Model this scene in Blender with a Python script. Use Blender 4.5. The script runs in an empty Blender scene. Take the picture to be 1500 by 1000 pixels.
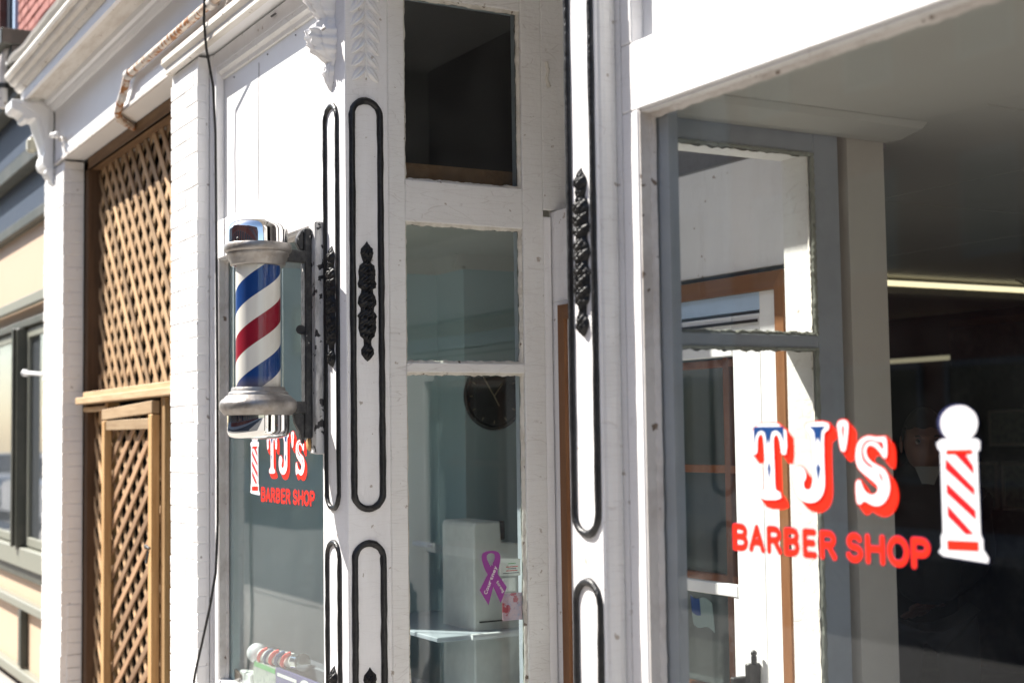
import bpy, bmesh, math, random
from mathutils import Vector, Matrix
random.seed(7)
R = math.radians
scene = bpy.context.scene
COL = scene.collection

# ------------------------------------------------------------------ camera
F_PX, YAW, PITCH, ROLL = 2083.0, R(29.7), R(3.65), 0.014
fw0 = Vector((-math.cos(YAW), math.sin(YAW), 0)); up0 = Vector((0, 0, 1))
rt = fw0.cross(up0)
fw = fw0 * math.cos(PITCH) + up0 * math.sin(PITCH)
upv = rt.cross(fw)
cR = rt * math.cos(ROLL) - upv * math.sin(ROLL)
cU = upv * math.cos(ROLL) + rt * math.sin(ROLL)
cam = bpy.data.cameras.new('camera')
cam.lens = F_PX / 1500 * 36; cam.sensor_width = 36
cam.clip_start = 0.05; cam.clip_end = 500
cam.dof.use_dof = True; cam.dof.focus_distance = 4.55; cam.dof.aperture_fstop = 2.6
camo = bpy.data.objects.new('camera', cam); COL.objects.link(camo)
m = Matrix.Identity(4)
for i in range(3):
    m[i][0] = cR[i]; m[i][1] = cU[i]; m[i][2] = -fw[i]
m[0][3], m[1][3], m[2][3] = 0, -1.8, 1.65
camo.matrix_world = m
scene.camera = camo

# ------------------------------------------------------------------ light
SUN = Vector((1.15, 1.0, -1.66)).normalized()           # the way the light travels
elev = math.asin(-SUN.z)
world = bpy.data.worlds.new('World'); scene.world = world
world.use_nodes = True
wn = world.node_tree.nodes; wl = world.node_tree.links
sky = wn.new('ShaderNodeTexSky'); sky.sky_type = 'NISHITA'; sky.sun_disc = False
sky.sun_elevation = elev; sky.sun_rotation = math.atan2(-SUN.x, -SUN.y)
wl.new(sky.outputs[0], wn['Background'].inputs[0])
wn['Background'].inputs[1].default_value = 0.090
sl = bpy.data.lights.new('sun', 'SUN'); sl.energy = 4.4; sl.angle = R(0.5); sl.color = (1, .95, .87)
slo = bpy.data.objects.new('sun', sl); COL.objects.link(slo)
slo.rotation_euler = (-SUN).to_track_quat('Z', 'Y').to_euler()
slo.location = (-5, -5, 10)
vs = scene.view_settings
scene.display_settings.display_device = 'sRGB'
vs.view_transform = 'Standard'; vs.look = 'None'; vs.gamma = 1; vs.use_curve_mapping = False
vs.exposure = 1.52
scene.cycles.max_bounces = 12; scene.cycles.transparent_max_bounces = 16
scene.cycles.glossy_bounces = 5; scene.cycles.diffuse_bounces = 5
scene.cycles.use_denoising = True
scene.cycles.caustics_reflective = False

# ------------------------------------------------------------------ materials
def new_mat(name):
    mt = bpy.data.materials.new(name); mt.use_nodes = True
    return mt, mt.node_tree.nodes, mt.node_tree.links, mt.node_tree.nodes['Principled BSDF']

def paint(name, col, rough=.5, dirt=(.35, .30, .25), amt=.3, scale=6., bump=.25, crack=0., stretch=(1, 1, 1), metal=0., spec=.4,
          chips=0., chipcol=(.16, .12, .09)):
    """base colour broken up by soft stains, fine relief, optional hairline cracks and paint chips"""
    mt, n, l, b = new_mat(name)
    tc = n.new('ShaderNodeTexCoord'); mp = n.new('ShaderNodeMapping'); mp.inputs['Scale'].default_value = stretch
    g = n.new('ShaderNodeNewGeometry'); l.new(g.outputs['Position'], mp.inputs[0])
    n1 = n.new('ShaderNodeTexNoise'); n1.inputs['Scale'].default_value = scale; n1.inputs['Detail'].default_value = 8; n1.inputs['Roughness'].default_value = .65
    l.new(mp.outputs[0], n1.inputs[0])
    cr = n.new('ShaderNodeValToRGB'); cr.color_ramp.elements[0].position = .45; cr.color_ramp.elements[1].position = .78
    cr.color_ramp.elements[0].color = (0, 0, 0, 1); cr.color_ramp.elements[1].color = (amt, amt, amt, 1)
    l.new(n1.outputs[0], cr.inputs[0])
    mx = n.new('ShaderNodeMixRGB'); mx.inputs[1].default_value = (*col, 1); mx.inputs[2].default_value = (*dirt, 1)
    l.new(cr.outputs[0], mx.inputs[0])
    last = mx.outputs[0]
    n2 = n.new('ShaderNodeTexNoise'); n2.inputs['Scale'].default_value = 55; n2.inputs['Detail'].default_value = 6
    l.new(mp.outputs[0], n2.inputs[0])
    bp = n.new('ShaderNodeBump'); bp.inputs['Strength'].default_value = bump; bp.inputs['Distance'].default_value = .004
    h = n2.outputs[0]
    if crack > 0:
        mp2 = n.new('ShaderNodeMapping'); mp2.inputs['Scale'].default_value = (3, 3, 26); l.new(g.outputs['Position'], mp2.inputs[0])
        wn_ = n.new('ShaderNodeTexNoise'); wn_.inputs['Scale'].default_value = 3; l.new(g.outputs['Position'], wn_.inputs[0])
        ad = n.new('ShaderNodeMixRGB'); ad.blend_type = 'ADD'; ad.inputs[0].default_value = 1.2; l.new(mp2.outputs[0], ad.inputs[1]); l.new(wn_.outputs['Color'], ad.inputs[2])
        v = n.new('ShaderNodeTexVoronoi'); v.feature = 'DISTANCE_TO_EDGE'; v.inputs['Scale'].default_value = 2.3; l.new(ad.outputs[0], v.inputs[0])
        c2 = n.new('ShaderNodeValToRGB'); c2.color_ramp.elements[0].position = 0; c2.color_ramp.elements[1].position = .022
        l.new(v.outputs['Distance'], c2.inputs[0])
        inv = n.new('ShaderNodeMath'); inv.operation = 'MULTIPLY_ADD'; inv.inputs[1].default_value = -crack; inv.inputs[2].default_value = crack
        l.new(c2.outputs[0], inv.inputs[0])
        nm = n.new('ShaderNodeMath'); nm.operation = 'MULTIPLY'; l.new(inv.outputs[0], nm.inputs[0]); l.new(n1.outputs[0], nm.inputs[1])
        m2 = n.new('ShaderNodeMixRGB'); l.new(nm.outputs[0], m2.inputs[0]); l.new(last, m2.inputs[1]); m2.inputs[2].default_value = (.30, .24, .2, 1)
        last = m2.outputs[0]
        sb = n.new('ShaderNodeMath'); sb.operation = 'MULTIPLY_ADD'; sb.inputs[1].default_value = -1.5; l.new(nm.outputs[0], sb.inputs[0]); l.new(h, sb.inputs[2]); h = sb.outputs[0]
    if chips > 0:
        n3 = n.new('ShaderNodeTexNoise'); n3.inputs['Scale'].default_value = 30; n3.inputs['Detail'].default_value = 5; l.new(g.outputs['Position'], n3.inputs[0])
        c3 = n.new('ShaderNodeValToRGB'); c3.color_ramp.elements[0].position = .70 - chips * .2; c3.color_ramp.elements[1].position = .72 - chips * .2
        l.new(n3.outputs[0], c3.inputs[0])
        m3 = n.new('ShaderNodeMixRGB'); l.new(c3.outputs[0], m3.inputs[0]); l.new(last, m3.inputs[1]); m3.inputs[2].default_value = (*chipcol, 1)
        last = m3.outputs[0]
    l.new(last, b.inputs['Base Color'])
    l.new(h, bp.inputs['Height']); l.new(bp.outputs[0], b.inputs['Normal'])
    b.inputs['Roughness'].default_value = rough; b.inputs['Metallic'].default_value = metal
    b.inputs['Specular IOR Level'].default_value = spec
    return mt

def wood(name, c1, c2, axis='Z', rough=.65):
    mt, n, l, b = new_mat(name)
    g = n.new('ShaderNodeTexCoord'); mp = n.new('ShaderNodeMapping')
    s = {'Z': (40, 40, 3), 'X': (3, 40, 40), 'Y': (40, 3, 40)}[axis]
    mp.inputs['Scale'].default_value = s; l.new(g.outputs['Object'], mp.inputs[0])
    oi = n.new('ShaderNodeObjectInfo')
    no = n.new('ShaderNodeTexNoise'); no.noise_dimensions = '4D'; no.inputs['Scale'].default_value = 1; no.inputs['Detail'].default_value = 7; no.inputs['Roughness'].default_value = .7
    wm = n.new('ShaderNodeMath'); wm.operation = 'MULTIPLY'; wm.inputs[1].default_value = 30; l.new(oi.outputs['Random'], wm.inputs[0]); l.new(wm.outputs[0], no.inputs['W'])
    l.new(mp.outputs[0], no.inputs[0])
    cr = n.new('ShaderNodeValToRGB'); cr.color_ramp.elements[0].position = .3; cr.color_ramp.elements[1].position = .7
    cr.color_ramp.elements[0].color = (*c1, 1); cr.color_ramp.elements[1].color = (*c2, 1)
    l.new(no.outputs[0], cr.inputs[0])
    hs = n.new('ShaderNodeHueSaturation'); mr = n.new('ShaderNodeMapRange'); mr.inputs[3].default_value = .65; mr.inputs[4].default_value = 1.3
    l.new(oi.outputs['Random'], mr.inputs[0]); l.new(mr.outputs[0], hs.inputs['Value']); l.new(cr.outputs[0], hs.inputs['Color'])
    l.new(hs.outputs[0], b.inputs['Base Color'])
    bp = n.new('ShaderNodeBump'); bp.inputs['Strength'].default_value = .3; bp.inputs['Distance'].default_value = .002
    l.new(no.outputs[0], bp.inputs['Height']); l.new(bp.outputs[0], b.inputs['Normal'])
    b.inputs['Roughness'].default_value = rough; b.inputs['Specular IOR Level'].default_value = .25
    return mt

def flat(name, col, rough=.5, metal=0., spec=.4, coat=0.):
    mt, n, l, b = new_mat(name)
    no = n.new('ShaderNodeTexNoise'); no.inputs['Scale'].default_value = 25; no.inputs['Detail'].default_value = 5
    tc = n.new('ShaderNodeNewGeometry'); l.new(tc.outputs['Position'], no.inputs[0])
    mx = n.new('ShaderNodeMixRGB'); mx.blend_type = 'MULTIPLY'; mx.inputs[1].default_value = (*col, 1)
    mr = n.new('ShaderNodeMapRange'); mr.inputs[3].default_value = .86; mr.inputs[4].default_value = 1.1; l.new(no.outputs[0], mr.inputs[0])
    mx.inputs[0].default_value = 1; l.new(mr.outputs[0], mx.inputs[2]); l.new(mx.outputs[0], b.inputs['Base Color'])
    b.inputs['Roughness'].default_value = rough; b.inputs['Metallic'].default_value = metal
    b.inputs['Specular IOR Level'].default_value = spec; b.inputs['Coat Weight'].default_value = coat
    return mt

def glassmat(name, tint=(.93, .97, .96), dust=.03, ripple=.0):
    """architectural pane: Fresnel reflection over a clear tinted sheet with a little dust"""
    mt, n, l, b = new_mat(name); n.remove(b)
    out = n['Material Output']
    tr = n.new('ShaderNodeBsdfTransparent'); tr.inputs[0].default_value = (*tint, 1)
    gl = n.new('ShaderNodeBsdfGlossy'); gl.inputs['Roughness'].default_value = 0.0
    df = n.new('ShaderNodeBsdfDiffuse'); df.inputs[0].default_value = (.6, .62, .6, 1)
    geo = n.new('ShaderNodeNewGeometry')
    mi = n.new('ShaderNodeMapRange'); mi.inputs[3].default_value = 1.5; mi.inputs[4].default_value = 1 / 1.5
    l.new(geo.outputs['Backfacing'], mi.inputs[0])
    fr = n.new('ShaderNodeFresnel'); l.new(mi.outputs[0], fr.inputs['IOR'])
    # Fresnel inverts the index on back faces; feed it the inverse so both faces act alike
    no = n.new('ShaderNodeTexNoise'); no.inputs['Scale'].default_value = 2.2; l.new(geo.outputs['Position'], no.inputs[0])
    if ripple:
        bp = n.new('ShaderNodeBump'); bp.inputs['Strength'].default_value = ripple; bp.inputs['Distance'].default_value = .004
        l.new(no.outputs[0], bp.inputs['Height']); l.new(bp.outputs[0], gl.inputs['Normal'])
    m1 = n.new('ShaderNodeMixShader'); l.new(fr.outputs[0], m1.inputs[0]); l.new(tr.outputs[0], m1.inputs[1]); l.new(gl.outputs[0], m1.inputs[2])
    n2 = n.new('ShaderNodeTexNoise'); n2.inputs['Scale'].default_value = 9; n2.inputs['Detail'].default_value = 8; l.new(geo.outputs['Position'], n2.inputs[0])
    cr = n.new('ShaderNodeMapRange'); cr.inputs[1].default_value = .35; cr.inputs[2].default_value = .8; cr.inputs[3].default_value = dust * .3; cr.inputs[4].default_value = dust * 2
    l.new(n2.outputs[0], cr.inputs[0])
    m2 = n.new('ShaderNodeMixShader'); l.new(cr.outputs[0], m2.inputs[0]); l.new(m1.outputs[0], m2.inputs[1]); l.new(df.outputs[0], m2.inputs[2])
    l.new(m2.outputs[0], out.inputs[0])
    return mt

M = {}
M['white'] = paint('white_paint', (.80, .79, .79), .5, amt=.17, crack=.22, bump=.5, stretch=(1.6, 1.6, .35), chips=.02, chipcol=(.45, .4, .36))
M['white_smooth'] = paint('white_gloss_paint', (.80, .80, .80), .4, amt=.06, bump=.15)
M['white_old'] = paint('crazed_white_paint', (.74, .73, .71), .55, amt=.16, crack=.5, bump=.5, chips=.04, chipcol=(.42, .37, .32))
M['white_dirty'] = paint('dirty_white_paint', (.62, .59, .56), .6, dirt=(.26, .2, .16), amt=.65, scale=9, bump=.6, chips=.14, chipcol=(.16, .12, .09))
M['white_grimy'] = paint('grimy_white_paint', (.70, .67, .62), .6, dirt=(.30, .22, .14), amt=.6, scale=4, stretch=(.6, 3, 3), bump=.5, chips=.10, chipcol=(.2, .14, .1))
M['worn_board'] = paint('worn_black_and_white_paint', (.62, .61, .60), .6, dirt=(.05, .045, .045), amt=.9, scale=14, stretch=(2, 2, .6), bump=.8, chips=.55, chipcol=(.03, .028, .03))
M['black_matte'] = paint('black_cast_paint', (.008, .008, .009), .5, dirt=(.06, .055, .05), amt=.4, scale=50, bump=1., spec=.35)
M['putty'] = paint('old_putty', (.66, .63, .57), .8, dirt=(.25, .2, .14), amt=.55, scale=18, bump=1., chips=.25)
M['whitebrick'] = paint('painted_brick', (.80, .79, .78), .55, amt=.10, bump=.5, scale=14, chips=.03, chipcol=(.3, .27, .25))
M['black'] = paint('black_gloss_paint', (.007, .007, .008), .38, dirt=(.08, .075, .07), amt=.25, scale=60, bump=1., spec=.45)
M['greyin'] = paint('grey_interior_paint', (.40, .43, .47), .55, amt=.25, dirt=(.1, .1, .09), bump=.2)
M['teal'] = paint('grey_green_wall', (.44, .56, .58), .6, amt=.2, dirt=(.38, .49, .51), bump=.1, scale=2)
M['ceil'] = paint('ceiling_board', (.46, .45, .41), .7, amt=.2, scale=3, bump=.1)
M['post'] = paint('stone_grey_paint', (.60, .56, .50), .6, amt=.2, bump=.2)
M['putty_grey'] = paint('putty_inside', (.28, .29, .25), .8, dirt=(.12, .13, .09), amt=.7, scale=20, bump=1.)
M['ceil_dark'] = paint('shop_ceiling_board', (.26, .25, .23), .7, amt=.2, scale=3, bump=.1)
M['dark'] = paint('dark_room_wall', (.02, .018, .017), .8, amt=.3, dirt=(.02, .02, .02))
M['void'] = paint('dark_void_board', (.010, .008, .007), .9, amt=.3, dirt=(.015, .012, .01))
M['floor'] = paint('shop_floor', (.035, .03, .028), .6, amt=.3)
M['stucco'] = paint('grey_stucco', (.34, .33, .34), .9, amt=.4, dirt=(.2, .2, .2), scale=30, bump=1.)
M['brownboard'] = wood('brown_board', (.10, .055, .03), (.2, .12, .06), 'X')
M['lattice'] = wood('lattice_wood', (.27, .16, .085), (.62, .43, .25), 'X')
M['lattice2'] = wood('weathered_lattice_wood', (.20, .11, .06), (.42, .27, .16), 'X')
M['timber'] = wood('golden_timber', (.27, .15, .06), (.50, .32, .15), 'Z')
M['timberx'] = wood('golden_timber_rail', (.34, .22, .12), (.56, .41, .25), 'X')
M['stripwood'] = wood('brown_strip', (.13, .06, .025), (.24, .12, .055), 'X')
M['darktimber'] = wood('dark_timber', (.05, .028, .015), (.12, .07, .04), 'Z')
M['casing'] = wood('brown_door_casing', (.20, .085, .035), (.33, .155, .07), 'Z', .45)
M['casingx'] = wood('brown_door_head', (.20, .085, .035), (.33, .155, .07), 'X', .45)
M['red_wood'] = wood('red_brown_muntin', (.22, .07, .03), (.34, .13, .06), 'Z', .5)
M['glass'] = glassmat('window_glass', (.98, .99, .985), dust=.0015)
M['glass_l'] = glassmat('window_glass_dusty', (.93, .965, .96), dust=.010, ripple=.04)
M['tube'] = glassmat('clear_tube', (.985, .99, .99), dust=.002)
M['chrome'] = flat('chrome', (.85, .84, .82), .02, 1.)
M['cast'] = paint('cast_aluminium', (.36, .34, .32), .45, dirt=(.16, .12, .09), amt=.7, scale=16, bump=.5, metal=.75)
M['iron'] = paint('flaking_black_iron', (.025, .025, .027), .5, dirt=(.2, .19, .18), amt=.35, scale=40, bump=1., chips=.10, chipcol=(.45, .43, .4))
M['cable'] = flat('black_rubber', (.01, .01, .01), .5)
M['rust'] = paint('rusted_conduit', (.60, .54, .48), .6, dirt=(.34, .14, .045), amt=1., scale=7, bump=.6, stretch=(1, 1, 2.2), chips=.8, chipcol=(.32, .13, .04))
M['faded'] = flat('faded_sticker', (.20, .27, .26), .5)
M['redp'] = flat('red_vinyl', (.85, .02, .006), .35)
M['crimson'] = flat('deep_red_vinyl', (.62, .008, .012), .35)
M['whitev'] = flat('white_vinyl', (.82, .82, .84), .35)
M['navy'] = flat('navy_vinyl', (.008, .045, .17), .35)
M['darkedge'] = flat('dark_vinyl_edge', (.03, .035, .10), .4)
M['purple'] = flat('purple_vinyl', (.27, .045, .27), .4)
M['card'] = flat('white_card', (.72, .72, .68), .6)
M['pinkprint'] = paint('printed_flyer', (.55, .35, .42), .5, dirt=(.2, .25, .45), amt=1., scale=60, bump=0, chips=.6, chipcol=(.42, .04, .08))
M['greenp'] = flat('green_print', (.08, .35, .09), .4)
M['purplep'] = flat('violet_print', (.07, .06, .19), .4)
M['yellowp'] = flat('yellow_print', (.6, .42, .12), .4)
M['greyprint'] = paint('grey_photo_print', (.35, .38, .33), .5, dirt=(.1, .12, .14), amt=1., scale=30, bump=0)
M['clockface'] = flat('black_clock', (.012, .011, .011), .4)
M['brass'] = flat('dull_brass', (.35, .28, .18), .4, .6)
M['skin'] = flat('skin', (.20, .10, .07), .5)
M['eyewhite'] = flat('shaded_eye_white', (.22, .17, .15), .4)  # white of the eye greyed, its shade put into the colour
M['hair'] = flat('dark_hair', (.02, .014, .01), .7)
M['jacket'] = flat('black_jacket', (.015, .015, .017), .8)
M['shirt'] = flat('white_shirt', (.26, .26, .25), .8)
M['jeans'] = flat('dark_jeans', (.03, .035, .05), .8)
M['cream'] = paint('cream_panel', (.58, .43, .31), .55, amt=.12, dirt=(.45, .32, .22), bump=.1, scale=3)
M['olive'] = paint('olive_trim', (.06, .063, .05), .5, amt=.15, bump=.15)
M['olivelight'] = paint('pale_olive_sill', (.22, .225, .185), .5, amt=.15, bump=.15)
M['slate'] = paint('slate_blue_fascia', (.035, .052, .085), .55, dirt=(.07, .085, .10), amt=.5, scale=12)
M['paleblue'] = flat('pale_blue_trim', (.42, .55, .72), .5)
M['greyframe'] = flat('grey_window_frame', (.12, .13, .15), .5)
M['darkbrick'] = paint('dark_brick_paint', (.16, .05, .035), .8, amt=.3)
M['mortar'] = paint('mortar', (.30, .20, .17), .9, amt=.3, bump=.8)
M['concrete'] = paint('pavement_concrete', (.34, .32, .295), .85, dirt=(.2, .18, .15), amt=.5, scale=3, bump=.4)
M['asphalt'] = paint('asphalt', (.055, .055, .057), .85, dirt=(.09, .09, .09), amt=.5, scale=5, bump=.8)
M['maroon'] = paint('maroon_brick_front', (.12, .035, .028), .8, dirt=(.08, .03, .03), amt=.4)
M['tanfront'] = paint('tan_front', (.22, .24, .27), .8, amt=.2)
M['carwhite'] = flat('white_car_paint', (.75, .76, .78), .2, .0, .6, 1.)
M['carsilver'] = flat('silver_car_paint', (.45, .48, .5), .25, .4, .6, 1.)
M['carglass'] = flat('dark_car_glass', (.02, .025, .03), .05)
M['rubber'] = flat('tyre_rubber', (.02, .02, .02), .8)
M['lightyellow'] = flat('lampholder_white', (.5, .48, .38), .4)
def emis(name, col, s):
    mt, n, l, b = new_mat(name)
    b.inputs['Base Color'].default_value = (*col, 1); b.inputs['Emission Color'].default_value = (*col, 1); b.inputs['Emission Strength'].default_value = s
    return mt
M['lamp'] = emis('lit_fluorescent_tube', (1., .90, .60), .42)
M['lampdim'] = emis('dim_fluorescent_tube', (1., .90, .60), .10)
def brickmat():
    mt, n, l, b = new_mat('red_brick')
    oi = n.new('ShaderNodeObjectInfo'); cr = n.new('ShaderNodeValToRGB')
    cr.color_ramp.elements[0].color = (.30, .10, .085, 1); cr.color_ramp.elements[1].color = (.44, .18, .145, 1)
    l.new(oi.outputs['Random'], cr.inputs[0])
    no = n.new('ShaderNodeTexNoise'); no.inputs['Scale'].default_value = 40; no.inputs['Detail'].default_value = 6
    g = n.new('ShaderNodeNewGeometry'); l.new(g.outputs['Position'], no.inputs[0])
    mx = n.new('ShaderNodeMixRGB'); mx.blend_type = 'OVERLAY'; mx.inputs[0].default_value = .4; l.new(cr.outputs[0], mx.inputs[1]); l.new(no.outputs[0], mx.inputs[2])
    l.new(mx.outputs[0], b.inputs['Base Color']); b.inputs['Roughness'].default_value = .85
    bp = n.new('ShaderNodeBump'); bp.inputs['Strength'].default_value = .6; bp.inputs['Distance'].default_value = .004; l.new(no.outputs[0], bp.inputs['Height']); l.new(bp.outputs[0], b.inputs['Normal'])
    return mt
M['brick'] = brickmat()
def polestripes():
    mt, n, l, b = new_mat('helical_stripes')
    tc = n.new('ShaderNodeTexCoord'); sx = n.new('ShaderNodeSeparateXYZ'); l.new(tc.outputs['Object'], sx.inputs[0])
    at = n.new('ShaderNodeMath'); at.operation = 'ARCTAN2'; l.new(sx.outputs['Y'], at.inputs[0]); l.new(sx.outputs['X'], at.inputs[1])
    a2 = n.new('ShaderNodeMath'); a2.operation = 'MULTIPLY'; a2.inputs[1].default_value = -1 / (2 * math.pi); l.new(at.outputs[0], a2.inputs[0])
    z2 = n.new('ShaderNodeMath'); z2.operation = 'MULTIPLY_ADD'; z2.inputs[1].default_value = 1 / .312; l.new(sx.outputs['Z'], z2.inputs[0]); l.new(a2.outputs[0], z2.inputs[2])
    ph = n.new('ShaderNodeMath'); ph.operation = 'ADD'; ph.inputs[1].default_value = PHASE; l.new(z2.outputs[0], ph.inputs[0])
    fr = n.new('ShaderNodeMath'); fr.operation = 'FRACT'; l.new(ph.outputs[0], fr.inputs[0])
    cr = n.new('ShaderNodeValToRGB'); cr.color_ramp.interpolation = 'CONSTANT'
    e = cr.color_ramp.elements; e[0].position = 0; e[0].color = (.27, .006, .022, 1); e[1].position = .25; e[1].color = (.78, .75, .68, 1)
    x = e.new(.5); x.color = (.003, .045, .20, 1); x = e.new(.75); x.color = (.78, .75, .68, 1)
    l.new(fr.outputs[0], cr.inputs[0])
    # dust gathered at the foot of the cylinder
    mr = n.new('ShaderNodeMapRange'); mr.inputs[1].default_value = .0; mr.inputs[2].default_value = .045; mr.inputs[3].default_value = .55; mr.inputs[4].default_value = 0; l.new(sx.outputs['Z'], mr.inputs[0])
    no = n.new('ShaderNodeTexNoise'); no.inputs['Scale'].default_value = 30; no.inputs['Detail'].default_value = 6; l.new(tc.outputs['Object'], no.inputs[0])
    mu = n.new('ShaderNodeMath'); mu.operation = 'MULTIPLY'; l.new(mr.outputs[0], mu.inputs[0]); l.new(no.outputs[0], mu.inputs[1])
    mu2 = n.new('ShaderNodeMath'); mu2.operation = 'MULTIPLY'; mu2.inputs[1].default_value = 1.8; l.new(mu.outputs[0], mu2.inputs[0])
    mx = n.new('ShaderNodeMixRGB'); l.new(mu2.outputs[0], mx.inputs[0]); l.new(cr.outputs[0], mx.inputs[1]); mx.inputs[2].default_value = (.30, .22, .14, 1)
    l.new(mx.outputs[0], b.inputs['Base Color']); b.inputs['Roughness'].default_value = .4; b.inputs['Specular IOR Level'].default_value = .3
    return mt
PHASE = .445
M['stripes'] = polestripes()

# ------------------------------------------------------------------ helpers
ORG = {}
def tag(o, label=None, cat=None, group=None, kind=None):
    if label: o['label'] = label
    if cat: o['category'] = cat
    if group: o['group'] = group
    if kind: o['kind'] = kind
    return o
def thing(name, label, cat, loc=(0, 0, 0), group=None):
    o = bpy.data.objects.new(name, None); COL.objects.link(o); o.location = loc
    o.empty_display_size = .1
    ORG[o] = Vector(loc); tag(o, label, cat, group); return o
class MB:
    def __init__(s): s.bm = bmesh.new()
    def box(s, x0, x1, y0, y1, z0, z1, bev=0., wob=0.):
        bm = bmesh.new()
        r = bmesh.ops.create_cube(bm, size=1)
        for v in bm.verts:
            v.co = Vector((x0 + (v.co.x + .5) * (x1 - x0), y0 + (v.co.y + .5) * (y1 - y0), z0 + (v.co.z + .5) * (z1 - z0)))
            if wob: v.co += Vector([random.uniform(-wob, wob) for _ in range(3)])
        if bev > 0: bmesh.ops.bevel(bm, geom=bm.edges[:], offset=bev, segments=1, affect='EDGES')
        s.merge(bm); return s
    def merge(s, bm):
        me = bpy.data.meshes.new('t'); bm.to_mesh(me); bm.free(); s.bm.from_mesh(me); bpy.data.meshes.remove(me)
    def prism(s, pts, axis, a, b, bev=0.):
        """polygon pts extruded along axis from a to b. axis X: pts (y,z); Y: (x,z); Z: (x,y)"""
        bm = bmesh.new()
        def P(p, t): return {'X': (t, p[0], p[1]), 'Y': (p[0], t, p[1]), 'Z': (p[0], p[1], t)}[axis]
        va = [bm.verts.new(P(p, a)) for p in pts]; vb = [bm.verts.new(P(p, b)) for p in pts]
        bm.faces.new(va); bm.faces.new(vb[::-1])
        for i in range(len(pts)):
            j = (i + 1) % len(pts); bm.faces.new((va[i], vb[i], vb[j], va[j]))
        bmesh.ops.recalc_face_normals(bm, faces=bm.faces[:])
        if bev > 0: bmesh.ops.bevel(bm, geom=bm.edges[:], offset=bev, segments=1, affect='EDGES')
        s.merge(bm); return s
    def tube(s, pts, r, seg=8, closed=False, squash=None, jit=0.):
        """round bar through pts"""
        bm = bmesh.new(); n = len(pts); P = [Vector(p) for p in pts]; rings = []; prev = None
        for i, p in enumerate(P):
            if closed: d = P[(i + 1) % n] - P[i - 1]
            else: d = P[min(i + 1, n - 1)] - P[max(i - 1, 0)]
            d.normalize()
            if prev is None:
                a = d.orthogonal().normalized()
                if squash: a = squash.cross(d).normalized()
            else:
                a = (prev - d * prev.dot(d)).normalized()
            prev = a; b = d.cross(a)
            rr = (r[i] if isinstance(r, (list, tuple)) else r) * (1 + random.uniform(-jit, jit))
            rings.append([bm.verts.new(p + (a * math.cos(2 * math.pi * k / seg) + b * math.sin(2 * math.pi * k / seg)) * rr) for k in range(seg)])
        m_ = n if closed else n - 1
        for i in range(m_):
            A = rings[i]; B = rings[(i + 1) % n]
            for k in range(seg): bm.faces.new((A[k], A[(k + 1) % seg], B[(k + 1) % seg], B[k]))
        if not closed:
            bm.faces.new(rings[0][::-1]); bm.faces.new(rings[-1])
        bmesh.ops.recalc_face_normals(bm, faces=bm.faces[:])
        for f in bm.faces: f.smooth = True
        s.merge(bm); return s
    def lathe(s, prof, c, seg=40, cap=True):
        """prof list of (r,z) around vertical axis through c"""
        bm = bmesh.new(); rings = []
        for r, z in prof:
            rings.append([bm.verts.new((c[0] + r * math.cos(2 * math.pi * k / seg), c[1] + r * math.sin(2 * math.pi * k / seg), c[2] + z)) for k in range(seg)])
        for A, B in zip(rings, rings[1:]):
            for k in range(seg):
                f = bm.faces.new((A[k], A[(k + 1) % seg], B[(k + 1) % seg], B[k])); f.smooth = True
        if cap:
            bm.faces.new(rings[0][::-1]); bm.faces.new(rings[-1])
        bmesh.ops.recalc_face_normals(bm, faces=bm.faces[:])
        s.merge(bm); return s
    def poly(s, pts):
        bm = s.bm; bm.faces.new([bm.verts.new(p) for p in pts]); return s
    def grid(s, fn, nu, nv, closed=False):
        bm = s.bm; V = [[bm.verts.new(fn(i / nu, j / nv)) for j in range(nv + 1)] for i in range(nu + 1)]
        for i in range(nu):
            for j in range(nv):
                f = bm.faces.new((V[i][j], V[i + 1][j], V[i + 1][j + 1], V[i][j + 1])); f.smooth = True
        return s
    def ball(s, c, r, seg=12, sc=(1, 1, 1)):
        bm = bmesh.new(); bmesh.ops.create_uvsphere(bm, u_segments=seg, v_segments=seg // 2 + 2, radius=r)
        for v in bm.verts: v.co = Vector((v.co.x * sc[0] + c[0], v.co.y * sc[1] + c[1], v.co.z * sc[2] + c[2]))
        for f in bm.faces: f.smooth = True
        s.merge(bm); return s
    def build(s, name, mat, parent=None, label=None, auto=False):
        org = ORG.get(parent, Vector()) if parent else Vector()
        me = bpy.data.meshes.new(name)
        if parent:
            bmesh.ops.translate(s.bm, verts=s.bm.verts[:], vec=-org)
        s.bm.to_mesh(me); s.bm.free()
        if any(p.use_smooth for p in me.polygons): me.set_sharp_from_angle(angle=R(48))
        me.materials.append(mat)
        o = bpy.data.objects.new(name, me); COL.objects.link(o)
        if parent: o.parent = parent
        ORG[o] = org
        if label: o['label'] = label
        return o
def B(*a, **k): return MB().box(*a, **k)
def copy_tree(o, parent=None, move=None):
    c = o.copy(); COL.objects.link(c); ORG[c] = ORG.get(o, Vector())
    if parent: c.parent = parent
    if move is not None: c.location = o.location + Vector(move); ORG[c] = ORG[c] + Vector(move)
    for ch in o.children:
        d = copy_tree(ch, c)
    return c
def wobbly_line(p0, p1, n, amp, axis):
    out = []
    for i in range(n + 1):
        t = i / n; p = Vector(p0).lerp(Vector(p1), t); p[axis] += random.uniform(-amp, amp); out.append(p)
    return out

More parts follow.
